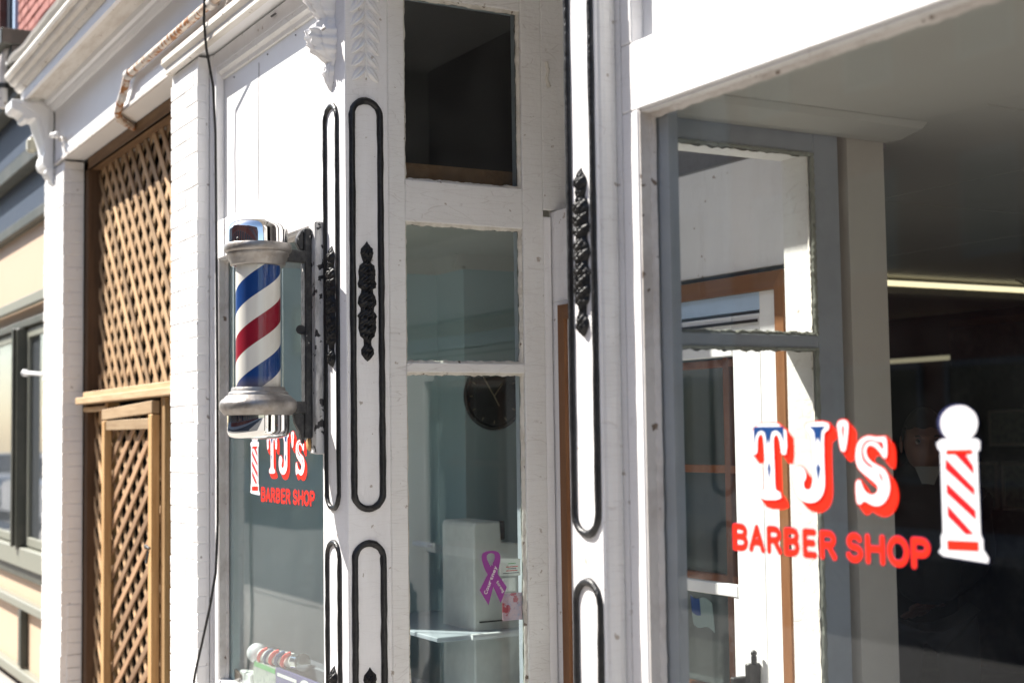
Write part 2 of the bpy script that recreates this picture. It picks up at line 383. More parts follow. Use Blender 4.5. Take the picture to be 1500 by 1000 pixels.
# ================================================================== setting: street
tag(B(-60, 60, -60, 60, -.6, -.4).build('ground', M['concrete']), kind='structure')
tag(B(-60, 60, -3.2, 7.9, -.39, -.02).build('pavement', M['concrete']), kind='structure')
tag(B(-60, 60, -3.36, -3.2, -.38, -.01, .01).build('kerb', M['concrete']), kind='structure')
tag(B(-60, 60, -12.5, -3.37, -.39, -.15).build('road', M['asphalt']), kind='structure')
tag(B(-60, 60, -60, -12.52, -.39, -.03).build('far_pavement', M['concrete']), kind='structure')

def far_building(x0, x1, h, mat, label, nw, fl):
    t = thing('street_building', label, 'building', ((x0 + x1) / 2, -15.5, -.03), 'buildings across the street')
    B(x0, x1, -24, -15.5, -.03, h).build('wall', M[mat], t)
    B(x0, x1, -15.49, -15.1, h - .5, h - .05, .03).build('cornice', M['white_smooth'], t)
    w = (x1 - x0) / nw
    for f in range(fl + 1):
        for k in range(nw):
            cx = x0 + (k + .5) * w; z = .7 + f * 3.2 + (0 if f == 0 else .4); hh = 2. if f == 0 else 1.7; hw = w * (.40 if f == 0 else .22)
            fr = MB().box(cx - hw, cx + hw, -15.5 + .002, -15.4, z, z + .1).box(cx - hw, cx + hw, -15.498, -15.4, z + hh - .1, z + hh).box(cx - hw, cx - hw + .08, -15.498, -15.41, z + .1, z + hh - .1).box(cx + hw - .08, cx + hw, -15.498, -15.41, z + .1, z + hh - .1).build('window', M['greyframe'], t)
            B(cx - hw + .08, cx + hw - .08, -15.497, -15.45, z + .1, z + hh - .1).build('pane', M['carglass'], fr)
far_building(-62, -34.1, 12, 'tanfront', 'long grey-tan building across the street at the far left', 9, 3)
far_building(-34, -22, 11, 'tanfront', 'tan two-storey building across the street mirrored in the far shop window', 4, 2)
far_building(-21.9, -9, 14, 'maroon', 'maroon brick building across the street mirrored in the polished pole cap', 5, 3)
far_building(-8.9, 3, 12, 'darkbrick', 'dark brick building straight across the street from the barber pole', 4, 2)
far_building(3.1, 18, 13, 'maroon', 'wide maroon brick building across the street on the right', 5, 3)
far_building(18.1, 40, 14, 'maroon', 'tallest dark maroon building across the street at the far right', 7, 3)

def car(cx, cy, mat, label):
    t = thing('parked_car', label, 'car', (cx, cy, -.15), 'cars parked along the street')
    prof = [(-2.2, .35), (-2.25, .75), (-2.1, .92), (-1.25, 1.0), (-.65, 1.42), (.75, 1.45), (1.45, 1.05), (2.15, .95), (2.25, .7), (2.2, .35)]
    low = [(-2.2, .3), (-2.26, .75), (-2.1, .93), (-1.25, 1.0), (1.45, 1.04), (2.15, .96), (2.26, .7), (2.2, .3)]
    P = lambda pr: [(cx + a, -.15 + b) for a, b in pr]
    MB().prism(P(low), 'Y', cy - .86, cy + .86, .03).build('body', M[mat], t)
    MB().prism(P([(-1.2, 1.0), (-.65, 1.42), (.75, 1.45), (1.4, 1.05)]), 'Y', cy - .72, cy + .72, .04).build('cabin_glass', M['carglass'], t)
    MB().prism(P([(-.7, 1.42), (.8, 1.44), (.75, 1.48), (-.6, 1.47)]), 'Y', cy - .7, cy + .7, .01).build('roof', M[mat], t)
    for sx in (-1.35, 1.4):
        for sy in (-.87, .69):
            o = MB().lathe([(.02, 0), (.33, 0), (.33, .18), (.02, .18)], (0, 0, 0), 24).build('wheel', M['rubber'], t)
            o.rotation_euler = (R(-90), 0, 0); o.location = (sx, sy, .33)
    for sy in (-.6, .6): B(cx + 2.2, cx + 2.27, cy + sy - .15, cy + sy + .15, .5, .62, .02).build('headlight', M['card'], t)
car(-29.5, -4.4, 'carwhite', 'white saloon parked at the near kerb, left of the far shop')
car(-36., -4.4, 'carsilver', 'silver saloon parked behind the white one at the near kerb')

# ================================================================== building shell (closed, so the rooms are dark)
def struct(name, mb, mat): return tag(mb.build(name, mat), kind='structure')
struct('shop_floor', MB().box(-9.1, 2.1, .9, 7.8, 0, .1).box(-4.2, -2.88, .02, .9, 0, .1), M['floor'])
struct('bay_floor_left', B(-5.78, -4.3, .12, .9, .0, .60), M['greyin'])
struct('bay_floor_right', B(-2.74, -1.2, .12, .9, .0, .60), M['greyin'])
struct('ceiling', MB().box(-5.8, -4.29, .115, .9, 2.43, 2.46).box(-2.80, 2.1, .115, .9, 2.43, 2.46), M['ceil'])
struct('shop_ceiling', B(-9.1, 2.1, .901, 7.8, 2.43, 2.46), M['ceil'])
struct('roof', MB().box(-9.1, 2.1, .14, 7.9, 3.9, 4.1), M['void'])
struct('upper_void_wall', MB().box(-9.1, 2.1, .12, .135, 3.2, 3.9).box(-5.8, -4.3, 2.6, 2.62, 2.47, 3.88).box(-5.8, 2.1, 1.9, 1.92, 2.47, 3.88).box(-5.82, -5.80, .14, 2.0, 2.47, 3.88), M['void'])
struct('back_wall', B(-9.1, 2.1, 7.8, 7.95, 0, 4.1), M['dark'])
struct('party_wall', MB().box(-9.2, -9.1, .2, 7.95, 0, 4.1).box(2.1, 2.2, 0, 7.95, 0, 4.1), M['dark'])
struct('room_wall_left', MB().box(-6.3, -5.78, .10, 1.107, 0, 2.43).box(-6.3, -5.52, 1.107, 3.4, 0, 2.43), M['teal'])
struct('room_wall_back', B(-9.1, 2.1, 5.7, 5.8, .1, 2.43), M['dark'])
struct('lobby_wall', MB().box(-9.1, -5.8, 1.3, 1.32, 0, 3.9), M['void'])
# ceiling board joints seen from below
for i, y in enumerate((1.5, 2.1, 2.7, 3.3, 3.9)):
    pass
struct('ceiling_batten', MB().box(-5.4, 2., 1.7, 1.707, 2.428, 2.43).box(-5.4, 2., 2.9, 2.907, 2.428, 2.43).box(-3.6, -3.594, .9, 5.6, 2.427, 2.4299).box(-2.4, -2.394, .91, 5.6, 2.427, 2.4299), M['ceil'])
# cove moulding round the left room
cv = MB()
cv.prism([(-5.78, 2.37), (-5.77, 2.37), (-5.735, 2.41), (-5.72, 2.429), (-5.78, 2.429)], 'Y', .13, 1.106)
cv.prism([(1.107, 2.37), (1.097, 2.37), (1.062, 2.41), (1.047, 2.429), (1.107, 2.429)], 'X', -5.779, -5.50)
cv.prism([(-5.52, 2.37), (-5.51, 2.37), (-5.475, 2.41), (-5.46, 2.429), (-5.52, 2.429)], 'Y', 1.05, 3.4)
cv.prism([(-2.74, 2.40), (-2.70, 2.40), (-2.62, 2.415), (-2.60, 2.429), (-2.74, 2.429)], 'Y', .13, .92)
struct('cove_moulding', cv, M['ceil'])

# ================================================================== frieze, lintel, upper wall
t = thing('frieze_wall', 'long white frieze board with a lit lower strip under the overhanging cornice', 'facade board', (-4, 0, 3.25))
B(-8.62, 1.5, 0, .12, 3.27, 3.70).build('frieze_board', M['white_smooth'], t)
B(-8.60, -6.17, .121, .34, 3.272, 3.32).build('soffit_board', M['white_grimy'], t)
B(-8.61, -6.21, -.012, 0 - .0005, 3.262, 3.285, .003).build('drip_edge', M['white_dirty'], t)
lip = MB()
lip.prism([(-.0005, 3.26), (-.0005, 3.37), (-.012, 3.365), (-.022, 3.34), (-.045, 3.33), (-.048, 3.305), (-.03, 3.29), (-.03, 3.262)], 'X', -6.2, 1.5)
lip.build('lintel_moulding', M['white_grimy'], t)

# cornice
t = thing('cornice', 'weathered white moulded cornice overhanging the shopfront at the top left', 'cornice', (-4, -.1, 3.62))
x0, x1 = -8.70, 1.5
MB().prism([(-.0006, 3.60), (-.018, 3.60), (-.03, 3.618), (-.034, 3.632), (-.05, 3.638), (-.055, 3.664), (-.0006, 3.664)], 'X', x0, x1).build('bed_moulding', M['white_smooth'], t)
B(x0, x1, -.156, -.001, 3.6645, 3.70).build('soffit_board', M['white_grimy'], t)
B(x0 - .02, x1, -.178, -.157, 3.655, 3.75).build('fascia_board', M['white_smooth'], t)
MB().prism([(-.179, 3.71), (-.193, 3.715), (-.206, 3.727), (-.216, 3.745), (-.232, 3.753), (-.240, 3.763), (-.244, 3.775), (-.260, 3.782), (-.267, 3.797), (-.265, 3.815), (-.254, 3.823), (-.179, 3.823)], 'X', x0 - .05, x1).build('crown_moulding', M['white_grimy'], t)
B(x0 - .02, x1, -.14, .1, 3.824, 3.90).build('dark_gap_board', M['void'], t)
fl = MB()
def flash(u, v):
    x = x0 - .1 + u * (x1 - x0 + .1)
    pr = [(-.250, 3.882), (-.256, 3.897), (-.243, 3.905), (-.13, 3.94), (.03, 3.985)]
    i = min(int(v * 4), 3); f = v * 4 - i
    y = pr[i][0] * (1 - f) + pr[i + 1][0] * f; z = pr[i][1] * (1 - f) + pr[i + 1][1] * f
    return (x, y + .004 * math.sin(x * 9), z + .006 * math.sin(x * 4.1) + .004 * math.sin(x * 13))
fl.grid(flash, 160, 4)
o = fl.build('roof_flashing', M['white_smooth'], t)
sm = o.modifiers.new('thickness', 'SOLIDIFY'); sm.thickness = .006

# bracket at its end
t = thing('cornice_bracket', 'white scrolled bracket holding up the far left end of the cornice', 'bracket', (-8.75, 0, 3.3))
prof = [(-.0005, 3.654), (-.235, 3.654), (-.245, 3.65), (-.245, 3.60), (-.225, 3.585), (-.20, 3.582), (-.178, 3.565), (-.172, 3.54), (-.15, 3.535), (-.12, 3.552), (-.105, 3.545), (-.085, 3.48), (-.06, 3.40), (-.05, 3.345), (-.062, 3.33), (-.066, 3.29), (-.055, 3.262), (-.03, 3.25), (-.02, 3.225), (-.0005, 3.21)]
MB().prism(prof, 'X', -8.84, -8.64, .004).build('bracket_body', M['white_smooth'], t)
MB().prism([(-.09, 3.64), (-.20, 3.64), (-.20, 3.62), (-.14, 3.60), (-.09, 3.56), (-.05, 3.44), (-.03, 3.44), (-.03, 3.62)], 'X', -8.639, -8.630, .003).build('side_panel', M['white_smooth'], t)
MB().prism([(-.0005, 3.262), (-.04, 3.262), (-.05, 3.23), (-.03, 3.20), (-.015, 3.17), (-.0005, 3.15)], 'X', -8.70, -8.635, .004).build('drop', M['white_smooth'], t)
# downpipe top at the end of the gutter
t = thing('gutter_end_pipe', 'white bent gutter pipe at the end of the cornice', 'pipe', (-8.93, -.2, 3.8))
MB().tube([(-8.80, -.10, 3.99), (-8.86, -.17, 4.03), (-8.93, -.21, 4.02), (-8.95, -.235, 3.97), (-8.95, -.24, 3.9), (-8.95, -.24, 3.66)], .028, 12).build('pipe', M['white_dirty'], t)
MB().tube([(-8.95, -.24, 3.81), (-8.95, -.24, 3.78)], .034, 12).build('collar', M['iron'], t)

# brick storey above
t = thing('brick_wall', 'red brick upper storey showing above the cornice at the top left', 'brick wall', (-7, .05, 3.95))
B(-9.86, 2, .022, .2, 3.94, 7.2).build('wall_core', M['mortar'], t)
bms = []
for k in range(4):
    bm_ = MB().box(-.105, .105, -.05, .05, -.0305, .0305, .004, .0025); o = bm_.build('brick', M['brick']); bms.append(o.data); bpy.data.objects.remove(o)
def add_brick(px, py, pz, parent, sx=1., rot=0, meshes=None, name='brick'):
    o = bpy.data.objects.new(name, random.choice(meshes or bms)); COL.objects.link(o); o.parent = parent
    o.location = Vector((px, py, pz)) - ORG[parent]; o.scale = (sx, 1, 1); o.rotation_euler = (0, 0, rot); return o
rest = MB(); row = 0
z = 3.975
while z < 5.2:
    x = -9.84 + (.11 if row % 2 else 0)
    if row % 2: add_brick(-9.84 + .045, .06, z, t, .42)
    while x < -7.6:
        add_brick(x + .105, .06 + random.uniform(-.002, .002), z, t); x += .22
    while x < 1.8:
        rest.box(x, x + .21, .011, .08, z - .0305, z + .0305); x += .22
    z += .0715; row += 1
while z < 7.1:
    x = -9.84 + (.11 if row % 2 else 0)
    while x < 1.8:
        rest.box(x, x + .21, .011, .08, z - .0305, z + .0305); x += .22
    z += .0715; row += 1
o = rest.build('far_brickwork', M['brick'], t); o['kind'] = 'stuff'
w = thing('upper_window', 'tall dark upper window with a pale blue frame edge beside the red bricks', 'window', (-10.3, .05, 4.2))
B(-9.93, -9.862, -.01, .12, 3.6, 7.2, .004).build('blue_edge_trim', M['paleblue'], w)
B(-10.5, -10.42, .05, .12, 3.9, 7.2).build('frame', M['greyframe'], w)
B(-10.0, -9.932, .05, .12, 3.9, 7.2).build('frame', M['greyframe'], w)
B(-10.24, -10.18, .06, .12, 3.9, 7.2).build('mullion', M['slate'], w)
B(-10.42, -10.0, .10, .11, 3.9, 7.2).build('pane', M['carglass'], w)
B(-12.6, -10.5, .0, .2, 4.1, 7.2).build('neighbour_upper_wall', M['darkbrick'])
nb = bpy.data.objects['neighbour_upper_wall']; nb.name = 'neighbour_upper_wall'; tag(nb, 'dark maroon brick upper wall at the very top left corner', 'wall')

# ================================================================== neighbour shopfront
t = thing('neighbour_shopfront', 'cream and olive neighbouring shopfront with blue fascia at the far left', 'shopfront', (-10.5, .1, 0))
B(-14, -8.80, .13, .4, 0, 3.1).build('wall', M['cream'], t)
B(-14, -8.80, .10, .129, 2.62, 3.06).build('cream_panel', M['cream'], t)
def hmold(y0, y1, z0, z1, mat, name='trim'):
    return B(-14, -8.80, y0, y1, z0, z1, .006).build(name, M[mat], t)
hmold(.04, .128, 3.06, 3.13, 'olive'); hmold(.06, .128, 3.131, 3.40, 'slate', 'upper_panel'); hmold(-.03, .128, 3.401, 3.50, 'olive')
hmold(-.02, .128, 3.501, 3.80, 'slate', 'blue_fascia'); hmold(-.12, .128, 3.801, 3.90, 'olive'); hmold(-.22, .128, 3.901, 4.02, 'olive'); hmold(-.28, .128, 4.021, 4.12, 'olive', 'top_cornice')
hmold(.055, .099, 2.53, 2.60, 'olivelight', 'trim')
hmold(.075, .129, 2.40, 2.45, 'olive'); hmold(.06, .129, .80, .93, 'olivelight', 'sill'); hmold(.09, .129, .72, .799, 'olive', 'sill_board')
hmold(.07, .129, .52, .58, 'olivelight'); hmold(.07, .129, .05, .12, 'olivelight')
for i, x in enumerate((-13.3, -11.6, -10.02)):
    B(x - .075, x + .075, .04, .13, .931, 2.399, .01).build('mullion', M['olive'], t)
    B(x - .03, x + .03, .02, .039, .931, 2.399, .008).build('mullion_bead', M['olive'], t)
    B(x - .05, x + .05, .08, .129, .13, .51, .008).build('panel_stile', M['olive'], t)
for a, b in ((-13.2, -11.7), (-11.5, -10.12), (-9.92, -8.82)):
    f = MB().box(a, a + .05, .10, .128, .94, 2.39, .004).box(b - .05, b, .10, .128, .94, 2.39, .004).box(a + .051, b - .051, .10, .128, .94, 1.0, .004).box(a + .051, b - .051, .10, .128, 2.33, 2.39, .004).build('window', M['olivelight'], t)
    B(a + .05, b - .05, .110, .114, 1.0, 2.33).build('pane', M['glass'], f)
    B(a + .051, b - .051, .1255, .1298, 1.0, 2.33).build('unlit_room_board', M['greyframe'], f)  # dark board stands in for the unlit room behind the pane
t2 = thing('wall_lamp', 'small yellowish lamp tucked under the blue fascia beside the scrolled bracket', 'lamp', (-9.0, -.05, 3.46))
MB().box(-9.03, -8.96, -.09, -.03, 3.41, 3.50, .015).build('lamp_shade', M['lightyellow'], t2)
MB().tube([(-9.0, -.06, 3.50), (-9.0, -.01, 3.56)], .012).build('arm', M['iron'], t2)
t2 = thing('flag_rod', 'short white rod with a round end sticking out beside the far left pier', 'rod', (-9.1, -.01, 2.05))
MB().tube([(-8.88, .0, 2.04), (-9.35, -.02, 2.068)], [.011, .014], 10).build('rod', M['white_smooth'], t2)
MB().ball((-9.36, -.02, 2.068), .024).build('end_knob', M['white_smooth'], t2)

# ================================================================== painted brick piers
wb = []
for k in range(5):
    o = MB().box(-.105, .105, -.02, .02, -.0347, .0347, .004, .0016).build('brick', M['whitebrick']); wb.append(o.data); bpy.data.objects.remove(o)
def pier(xa, xb, depth, label):
    t = thing('brick_pier', label, 'brick pier', ((xa + xb) / 2, 0, 0), 'white painted brick piers')
    B(xa + .0035, xb - .0035, .0035, depth, -.02, 3.255).build('pier_core', M['whitebrick'], t)
    L = .22; row = 0; z = 0.1
    rest = MB()
    while z < 3.23:
        off = .11 if row % 2 else 0
        x = xa - off
        while x < xb - .01:
            a, b = max(x, xa), min(x + L, xb)
            if b - a > .03:
                args = ((a + b) / 2, .0185 + random.uniform(-.0012, .0012), z, t, (b - a - .0015) / .21, 0, wb)
                if z > .45: add_brick(*args)
                else: rest.box(a, b - .004, -.006, .03, z - .033, z + .033)
            x += L
        y = .0 + (.11 if row % 2 == 0 else 0) * .5
        y = .034
        n = 0
        while y < depth - .02:
            yb = min(y + (.11 if (row % 2 and n == 0) else .22), depth)
            if yb - y > .04:
                if z > .45: add_brick(xb - .0185 + random.uniform(-.0012, .0012), (y + yb) / 2, z, t, (yb - y - .0015) / .21, R(90), wb)
                else: rest.box(xb - .03, xb + .006, y, yb - .004, z - .033, z + .033)
            y = yb; n += 1
        z += .0715; row += 1
    o = rest.build('foot_brickwork', M['whitebrick'], t); o['kind'] = 'stuff'
pier(-8.90, -8.37, .115, 'white painted brick pier at the far left under the scrolled bracket')
pier(-6.20, -5.81, .05, 'white painted brick pier between the wooden lattice and the display window')
struct('pier_backing', MB().box(-8.9, -8.375, .116, .9, 0, 3.25).box(-6.195, -5.815, .0505, .9, 0, 3.25), M['void'])

# ================================================================== lattice doorway
t = thing('lattice_screen', 'pale wooden diamond lattice screen filling the doorway between two white piers', 'lattice screen', (-7.3, .15, 0))
def clipseg(x, z, dx, dz, xa, xb, za, zb):
    ts = [-9, 9]
    for p, d, lo, hi in ((x, dx, xa, xb), (z, dz, za, zb)):
        a, b = (lo - p) / d, (hi - p) / d
        if a > b: a, b = b, a
        ts = [max(ts[0], a), min(ts[1], b)]
    return ts
slatm = {}
def slats(parent, xa, xb, za, zb, yc, direc, mat, pitch=.145, w=.042, th=.008, ang=49., jit=.0):
    key = mat + str(w)
    dx, dz = math.cos(R(ang)) * direc, math.sin(R(ang))
    s = -(zb - za) - .2
    span = (xb - xa) + (zb - za) / math.tan(R(ang)) + .2
    k = 0; x = xa - (zb - za) / math.tan(R(ang)) if direc > 0 else xa
    while x < xa + span + (0 if direc > 0 else 0):
        px, pz = x, za
        a, b = clipseg(px, pz, dx, dz, xa, xb, za, zb)
        if b - a > .06:
            ln = b - a; c = (a + b) / 2
            if key not in slatm:
                o = MB().box(-.5, .5, -th / 2, th / 2, -w / 2, w / 2, .0012).build('slat', M[mat]); slatm[key] = o.data; bpy.data.objects.remove(o)
            o = bpy.data.objects.new('slat', slatm[key]); COL.objects.link(o); o.parent = parent
            o.location = Vector((px + dx * c, yc + random.uniform(-.001, .001), pz + dz * c)) - ORG[parent]
            o.scale = (ln, 1, random.uniform(.93, 1.05)); o.rotation_euler = (0, -math.atan2(dz, dx) + random.uniform(-.014, .014), 0)
        x += pitch * random.uniform(.94, 1.06); k += 1
slats(t, -8.36, -6.21, 1.90, 3.24, .188, -1, 'lattice')
slats(t, -8.36, -6.21, 1.90, 3.24, .198, 1, 'lattice')
slats(t, -8.33, -7.75, .15, 1.80, .166, -1, 'lattice')
slats(t, -8.33, -7.75, .15, 1.80, .176, 1, 'lattice')
slats(t, -6.62, -6.21, .15, 1.80, .166, -1, 'lattice')
slats(t, -6.62, -6.21, .15, 1.80, .176, 1, 'lattice')
B(-8.368, -8.29, .12, .21, .0, 3.25, .004).build('jamb_post', M['darktimber'], t)
B(-8.288, -6.21, .118, .20, 3.20, 3.268, .004).build('head_rail', M['brownboard'], t)
o = MB().box(-8.30, -6.205, .055, .145, 1.842, 1.880, .004).build('ledge_beam', M['timberx'], t)
B(-8.24, -6.205, .085, .135, 1.8805, 1.91, .003).build('ledge_board', M['timberx'], t)
B(-8.30, -7.79, .10, .15, 1.80, 1.8255, .003).build('lower_rail', M['timberx'], t)
B(-6.55, -6.205, .10, .15, 1.795, 1.8255, .003).build('lower_rail', M['timberx'], t)
B(-7.775, -7.715, .095, .16, .0, 1.84, .004).build('door_post', M['timber'], t)
B(-6.64, -6.59, .085, .16, .0, 1.84, .004).build('door_post', M['timber'], t)
B(-6.715, -6.665, .10, .165, .0, 1.84, .004).build('door_post', M['timber'], t)
g = thing('lattice_gate', 'narrow lattice gate in a golden timber frame below the ledge beam', 'gate', (-7.2, .1, .1))
B(-7.70, -7.635, .06, .10, .08, 1.74, .004).build('stile', M['timber'], g)
B(-6.79, -6.725, .06, .10, .08, 1.76, .004).build('stile', M['timber'], g)
MB().prism([(-7.70, 1.745), (-6.725, 1.765), (-6.725, 1.825), (-7.70, 1.80)], 'Y', .06, .099, .003).build('top_rail', M['timberx'], g)
B(-7.634, -6.791, .066, .098, 1.69, 1.742, .003).build('inner_rail', M['timberx'], g)
B(-7.634, -6.791, .066, .098, .1, .16, .003).build('bottom_rail', M['timberx'], g)
slats(g, -7.70, -6.73, .10, 1.76, .106, 1, 'lattice2', .19, .038, ang=33.)
slats(g, -7.70, -6.73, .10, 1.76, .118, -1, 'lattice', .15, .036)
MB().tube([(-6.75, .04, 1.13), (-6.72, .03, 1.14), (-6.69, .04, 1.13)], .008).build('latch', M['iron'], g)
MB().tube([(-6.72, .04, 1.12), (-6.73, .035, 1.07), (-6.70, .03, 1.06), (-6.70, .04, 1.12)], .004).build('padlock_loop', M['iron'], g)

# ================================================================== pipes, wires on the frieze
t = thing('rusty_conduit', 'rusty white conduit pipe running along the frieze and bending under the lintel', 'conduit', (-6.5, -.03, 3.4))
MB().tube([(1.4, -.03, 3.425), (-5.6, -.03, 3.410), (-6.80, -.03, 3.405), (-6.86, -.03, 3.395), (-6.90, -.03, 3.35), (-6.98, -.032, 3.29), (-7.03, -.03, 3.262), (-7.10, -.0, 3.246), (-7.2, .06, 3.248), (-7.30, .14, 3.25)], .019, 12).build('pipe', M['rust'], t)
for x in (-6.81, -5.52): MB().tube([(x - .03, -.03, 3.405), (x + .03, -.03, 3.406)], .025, 12).build('coupling', M['white_dirty'], t)
MB().tube([(-6.92, -.03, 3.335), (-6.95, -.03, 3.31)], .021, 12).build('coupling', M['white_dirty'], t)
t = thing('frieze_insulator', 'small white insulator knob with a wire on the frieze near the bracket', 'insulator', (-8.3, -.03, 3.38))
MB().ball((-8.36, -.045, 3.40), .022).ball((-8.40, -.06, 3.405), .017).build('knob', M['white_smooth'], t)
MB().tube([(-8.37, -.02, 3.38), (-8.30, -.02, 3.375)], .014).build('stem', M['white_dirty'], t)
MB().tube([(-8.33, -.03, 3.385), (-8.26, -.035, 3.37), (-8.23, -.035, 3.32), (-8.23, -.02, 3.275)], .004, 6).build('wire', M['white_dirty'], t)
t = MB().tube([(-5.60, -.06, 4.4), (-5.55, -.05, 3.6), (-5.54, -.058, 3.33), (-5.60, -.03, 3.24), (-5.665, .02, 3.1), (-5.665, .03, 2.9), (-5.655, .03, 2.5), (-5.65, .03, 2.2), (-5.643, .03, 1.9), (-5.64, .03, 1.6), (-5.64, .03, 1.3), (-5.65, .025, 1.1), (-5.68, .01, .96), (-5.73, -.005, .82), (-5.80, -.014, .68), (-5.86, -.014, .55), (-5.87, -.014, 0.)], .0055, 8).build('hanging_cable', M['cable'])
tag(t, 'thin black cable hanging down beside the white brick pier', 'cable')
t = MB().tube([(-5.38, -.03, 3.47), (-5.33, -.03, 3.36), (-5.335, -.05, 3.30)], .003, 6).tube([(-5.28, -.03, 3.46), (-5.33, -.03, 3.36)], .003, 6).build('loose_wire', M['white_dirty'])
tag(t, 'forked bit of loose white wire near the conduit at the top', 'wire')

# ================================================================== display bays (front)
def ragged(parent, name, mat, p0, p1, w, d, axis_w, axis_d, n=60, amp=.004):
    """a lumpy bead of putty from p0 to p1: w wide along axis_w, d proud along axis_d"""
    mb = MB(); p0 = Vector(p0); p1 = Vector(p1); aw = Vector(axis_w); ad = Vector(axis_d)
    raw = [random.random() ** 3 for _ in range(n + 7)]
    ws = [w * (.75 + .5 * random.random()) * .5 + w * .45 + amp * 1.1 * (raw[i] + 2 * raw[i + 1] + 3 * raw[i + 2] + 2 * raw[i + 3] + raw[i + 4]) / 9 for i in range(n + 1)]
    def f(u, v):
        i = int(round(u * n)); p = p0.lerp(p1, u)
        if v < .34: return p + ad * d * (1 + .2 * math.sin(i * 1.7))
        if v < .67: return p + aw * ws[i] * .7 + ad * d * .7
        return p + aw * ws[i]
    mb.grid(f, n, 3)
    return mb.build(name, mat, parent)

def display_bay(xl, xr, label, panel_label):
    """wall frame with glass xl..xr, rail at 2.385, recessed panel above"""
    yf = .055
    w = thing('display_window', label, 'shop window', ((xl + xr) / 2, yf, .6))
    B(xl - .065, xl, yf, .14, .2, 2.385, .003).build('stile', M['white'], w)
    B(xr, xr + .065, yf, .14, .2, 2.385, .003).build('stile', M['white'], w)
    B(xl - .065, xr + .065, yf, .14, 2.3855, 2.545, .003).build('top_rail', M['white'], w)
    B(xl, xr, yf, .14, .2, .66, .003).build('bottom_rail', M['white'], w)
    B(xl + .0005, xl + .004, yf + .003, .097, .662, 2.383, .0).build('jamb_face', M['white_dirty'], w)
    B(xl + .004, xr, .062, .1, 2.3795, 2.385, .0).build('head_face', M['white_old'], w)
    B(xl, xr, .0985, .1025, .66, 2.385).build('pane', M['glass'] if xl > -4 else M['glass_l'], w)
    ragged(w, 'putty', M['white_dirty'], (xl + .004, .0975, .66), (xl + .004, .0975, 2.38), .007, .012, (1, 0, 0), (0, -1, 0), 160)
    ragged(w, 'putty', M['white_dirty'], (xl + .004, .0975, 2.379), (xr, .0975, 2.379), .009, .012, (0, 0, -1), (0, -1, 0), 120, .008)
    # inner side of the frame
    B(xl + .0005, xl + .05, .1035, .13, .66, 2.383).build('inner_bead', M['teal' if xl < -4 else 'greyin'], w)
    p = thing('transom_panel', panel_label, 'panel', ((xl + xr) / 2, yf, 2.55))
    B(xl - .03, xr + .03, .09, .12, 2.546, 3.25).build('board', M['white_smooth'], p)
    MB().box(xl - .065, xl - .02, yf, .0895, 2.546, 3.26, .003).build('frame_side', M['white'], p)
    B(xr + .02, xr + .065, yf, .0895, 2.546, 3.26, .003).build('frame_side', M['white'], p)
    B(xl - .019, xr + .019, yf, .0895, 3.195, 3.26, .003).build('frame_top', M['white'], p)
    MB().prism([(.0893, 3.150), (.0893, 3.194), (.056, 3.194), (.060, 3.176), (.075, 3.166), (.08, 3.152)], 'X', xl - .019, xr + .019).build('top_bead', M['white_old'], p)
    return w, p
wl, pl_ = display_bay(-5.712, -4.44, 'left display window with a small barber pole decal, behind the striped barber pole', 'tall blank white panel above the left display window')
ck = MB().tube([(-5.30, .0895, 3.12), (-5.305, .0895, 2.9), (-5.31, .0895, 2.7), (-5.315, .0895, 2.55)], .0022, 5).build('board_joint', M['stucco'], pl_)
wr, pr_ = display_bay(-2.655, -1.30, 'large right display window lettered in red, white and blue', 'blank white panel above the large right display window')
for i, (zz) in enumerate((2.66, 2.70, 2.75)):
    MB().tube(wobbly_line((-2.64, .0895, zz), (-2.30, .0895, zz + .02), 8, .004, 2), .0012, 5).build('paint_crack', M['stucco'], pr_)

# ================================================================== corner pillars
def stadium(c, hw, z0, z1, n=14):
    pts = []
    for k in range(n + 1):
        a = math.pi * k / n; pts.append((hw * math.cos(a), z1 - hw + hw * math.sin(a)))
    for k in range(1, 24): pts.append((-hw, z1 - hw + (z0 + hw - z1 + hw) * k / 24))
    for k in range(n + 1):
        a = math.pi + math.pi * k / n; pts.append((hw * math.cos(a), z0 + hw + hw * math.sin(a)))
    for k in range(1, 24): pts.append((hw, z0 + hw + (z1 - hw - z0 - hw) * k / 24))
    return [(c + a, b) for a, b in pts]
ORN = [(70, 0), (90, 12), (120, 40), (150, 45), (185, 35), (210, 25), (230, 50), (270, 60), (320, 55), (350, 65), (375, 60), (385, 40), (410, 42), (440, 60), (480, 65), (510, 45), (530, 45), (560, 70), (575, 60), (600, 60), (640, 62), (690, 50), (710, 28), (750, 25), (780, 45), (810, 42), (840, 20), (855, 0)]
def orn_width(t):
    y = 70 + t * 785
    for (a, b), (c, d) in zip(ORN, ORN[1:]):
        if a <= y <= c: return b + (d - b) * (y - a) / (c - a)
    return 0
def ornament_mesh(c, ztop, zbot, tofn, hwscale=.00052, dep=.021):
    mb = MB()
    def f(u, v):
        w = max(orn_width(u), .5) * hwscale
        s = (v * 2 - 1); z = ztop + (zbot - ztop) * u
        d = dep * math.sqrt(max(0, 1 - s * s)) * min(1, (w / (45 * .00053)) ** .6)
        rib = abs(math.sin(u * 44 + 1.2 * abs(s))) ** .6
        pet = abs(math.cos(abs(s) * 6.5 - u * 46)) ** .5
        d *= .42 + .34 * rib + .30 * pet * (1 - .4 * abs(s)) + .12 * math.sin(u * 173 + s * 11)
        return tofn(c + s * w, d - .001, z)
    mb.grid(f, 190, 22); return mb
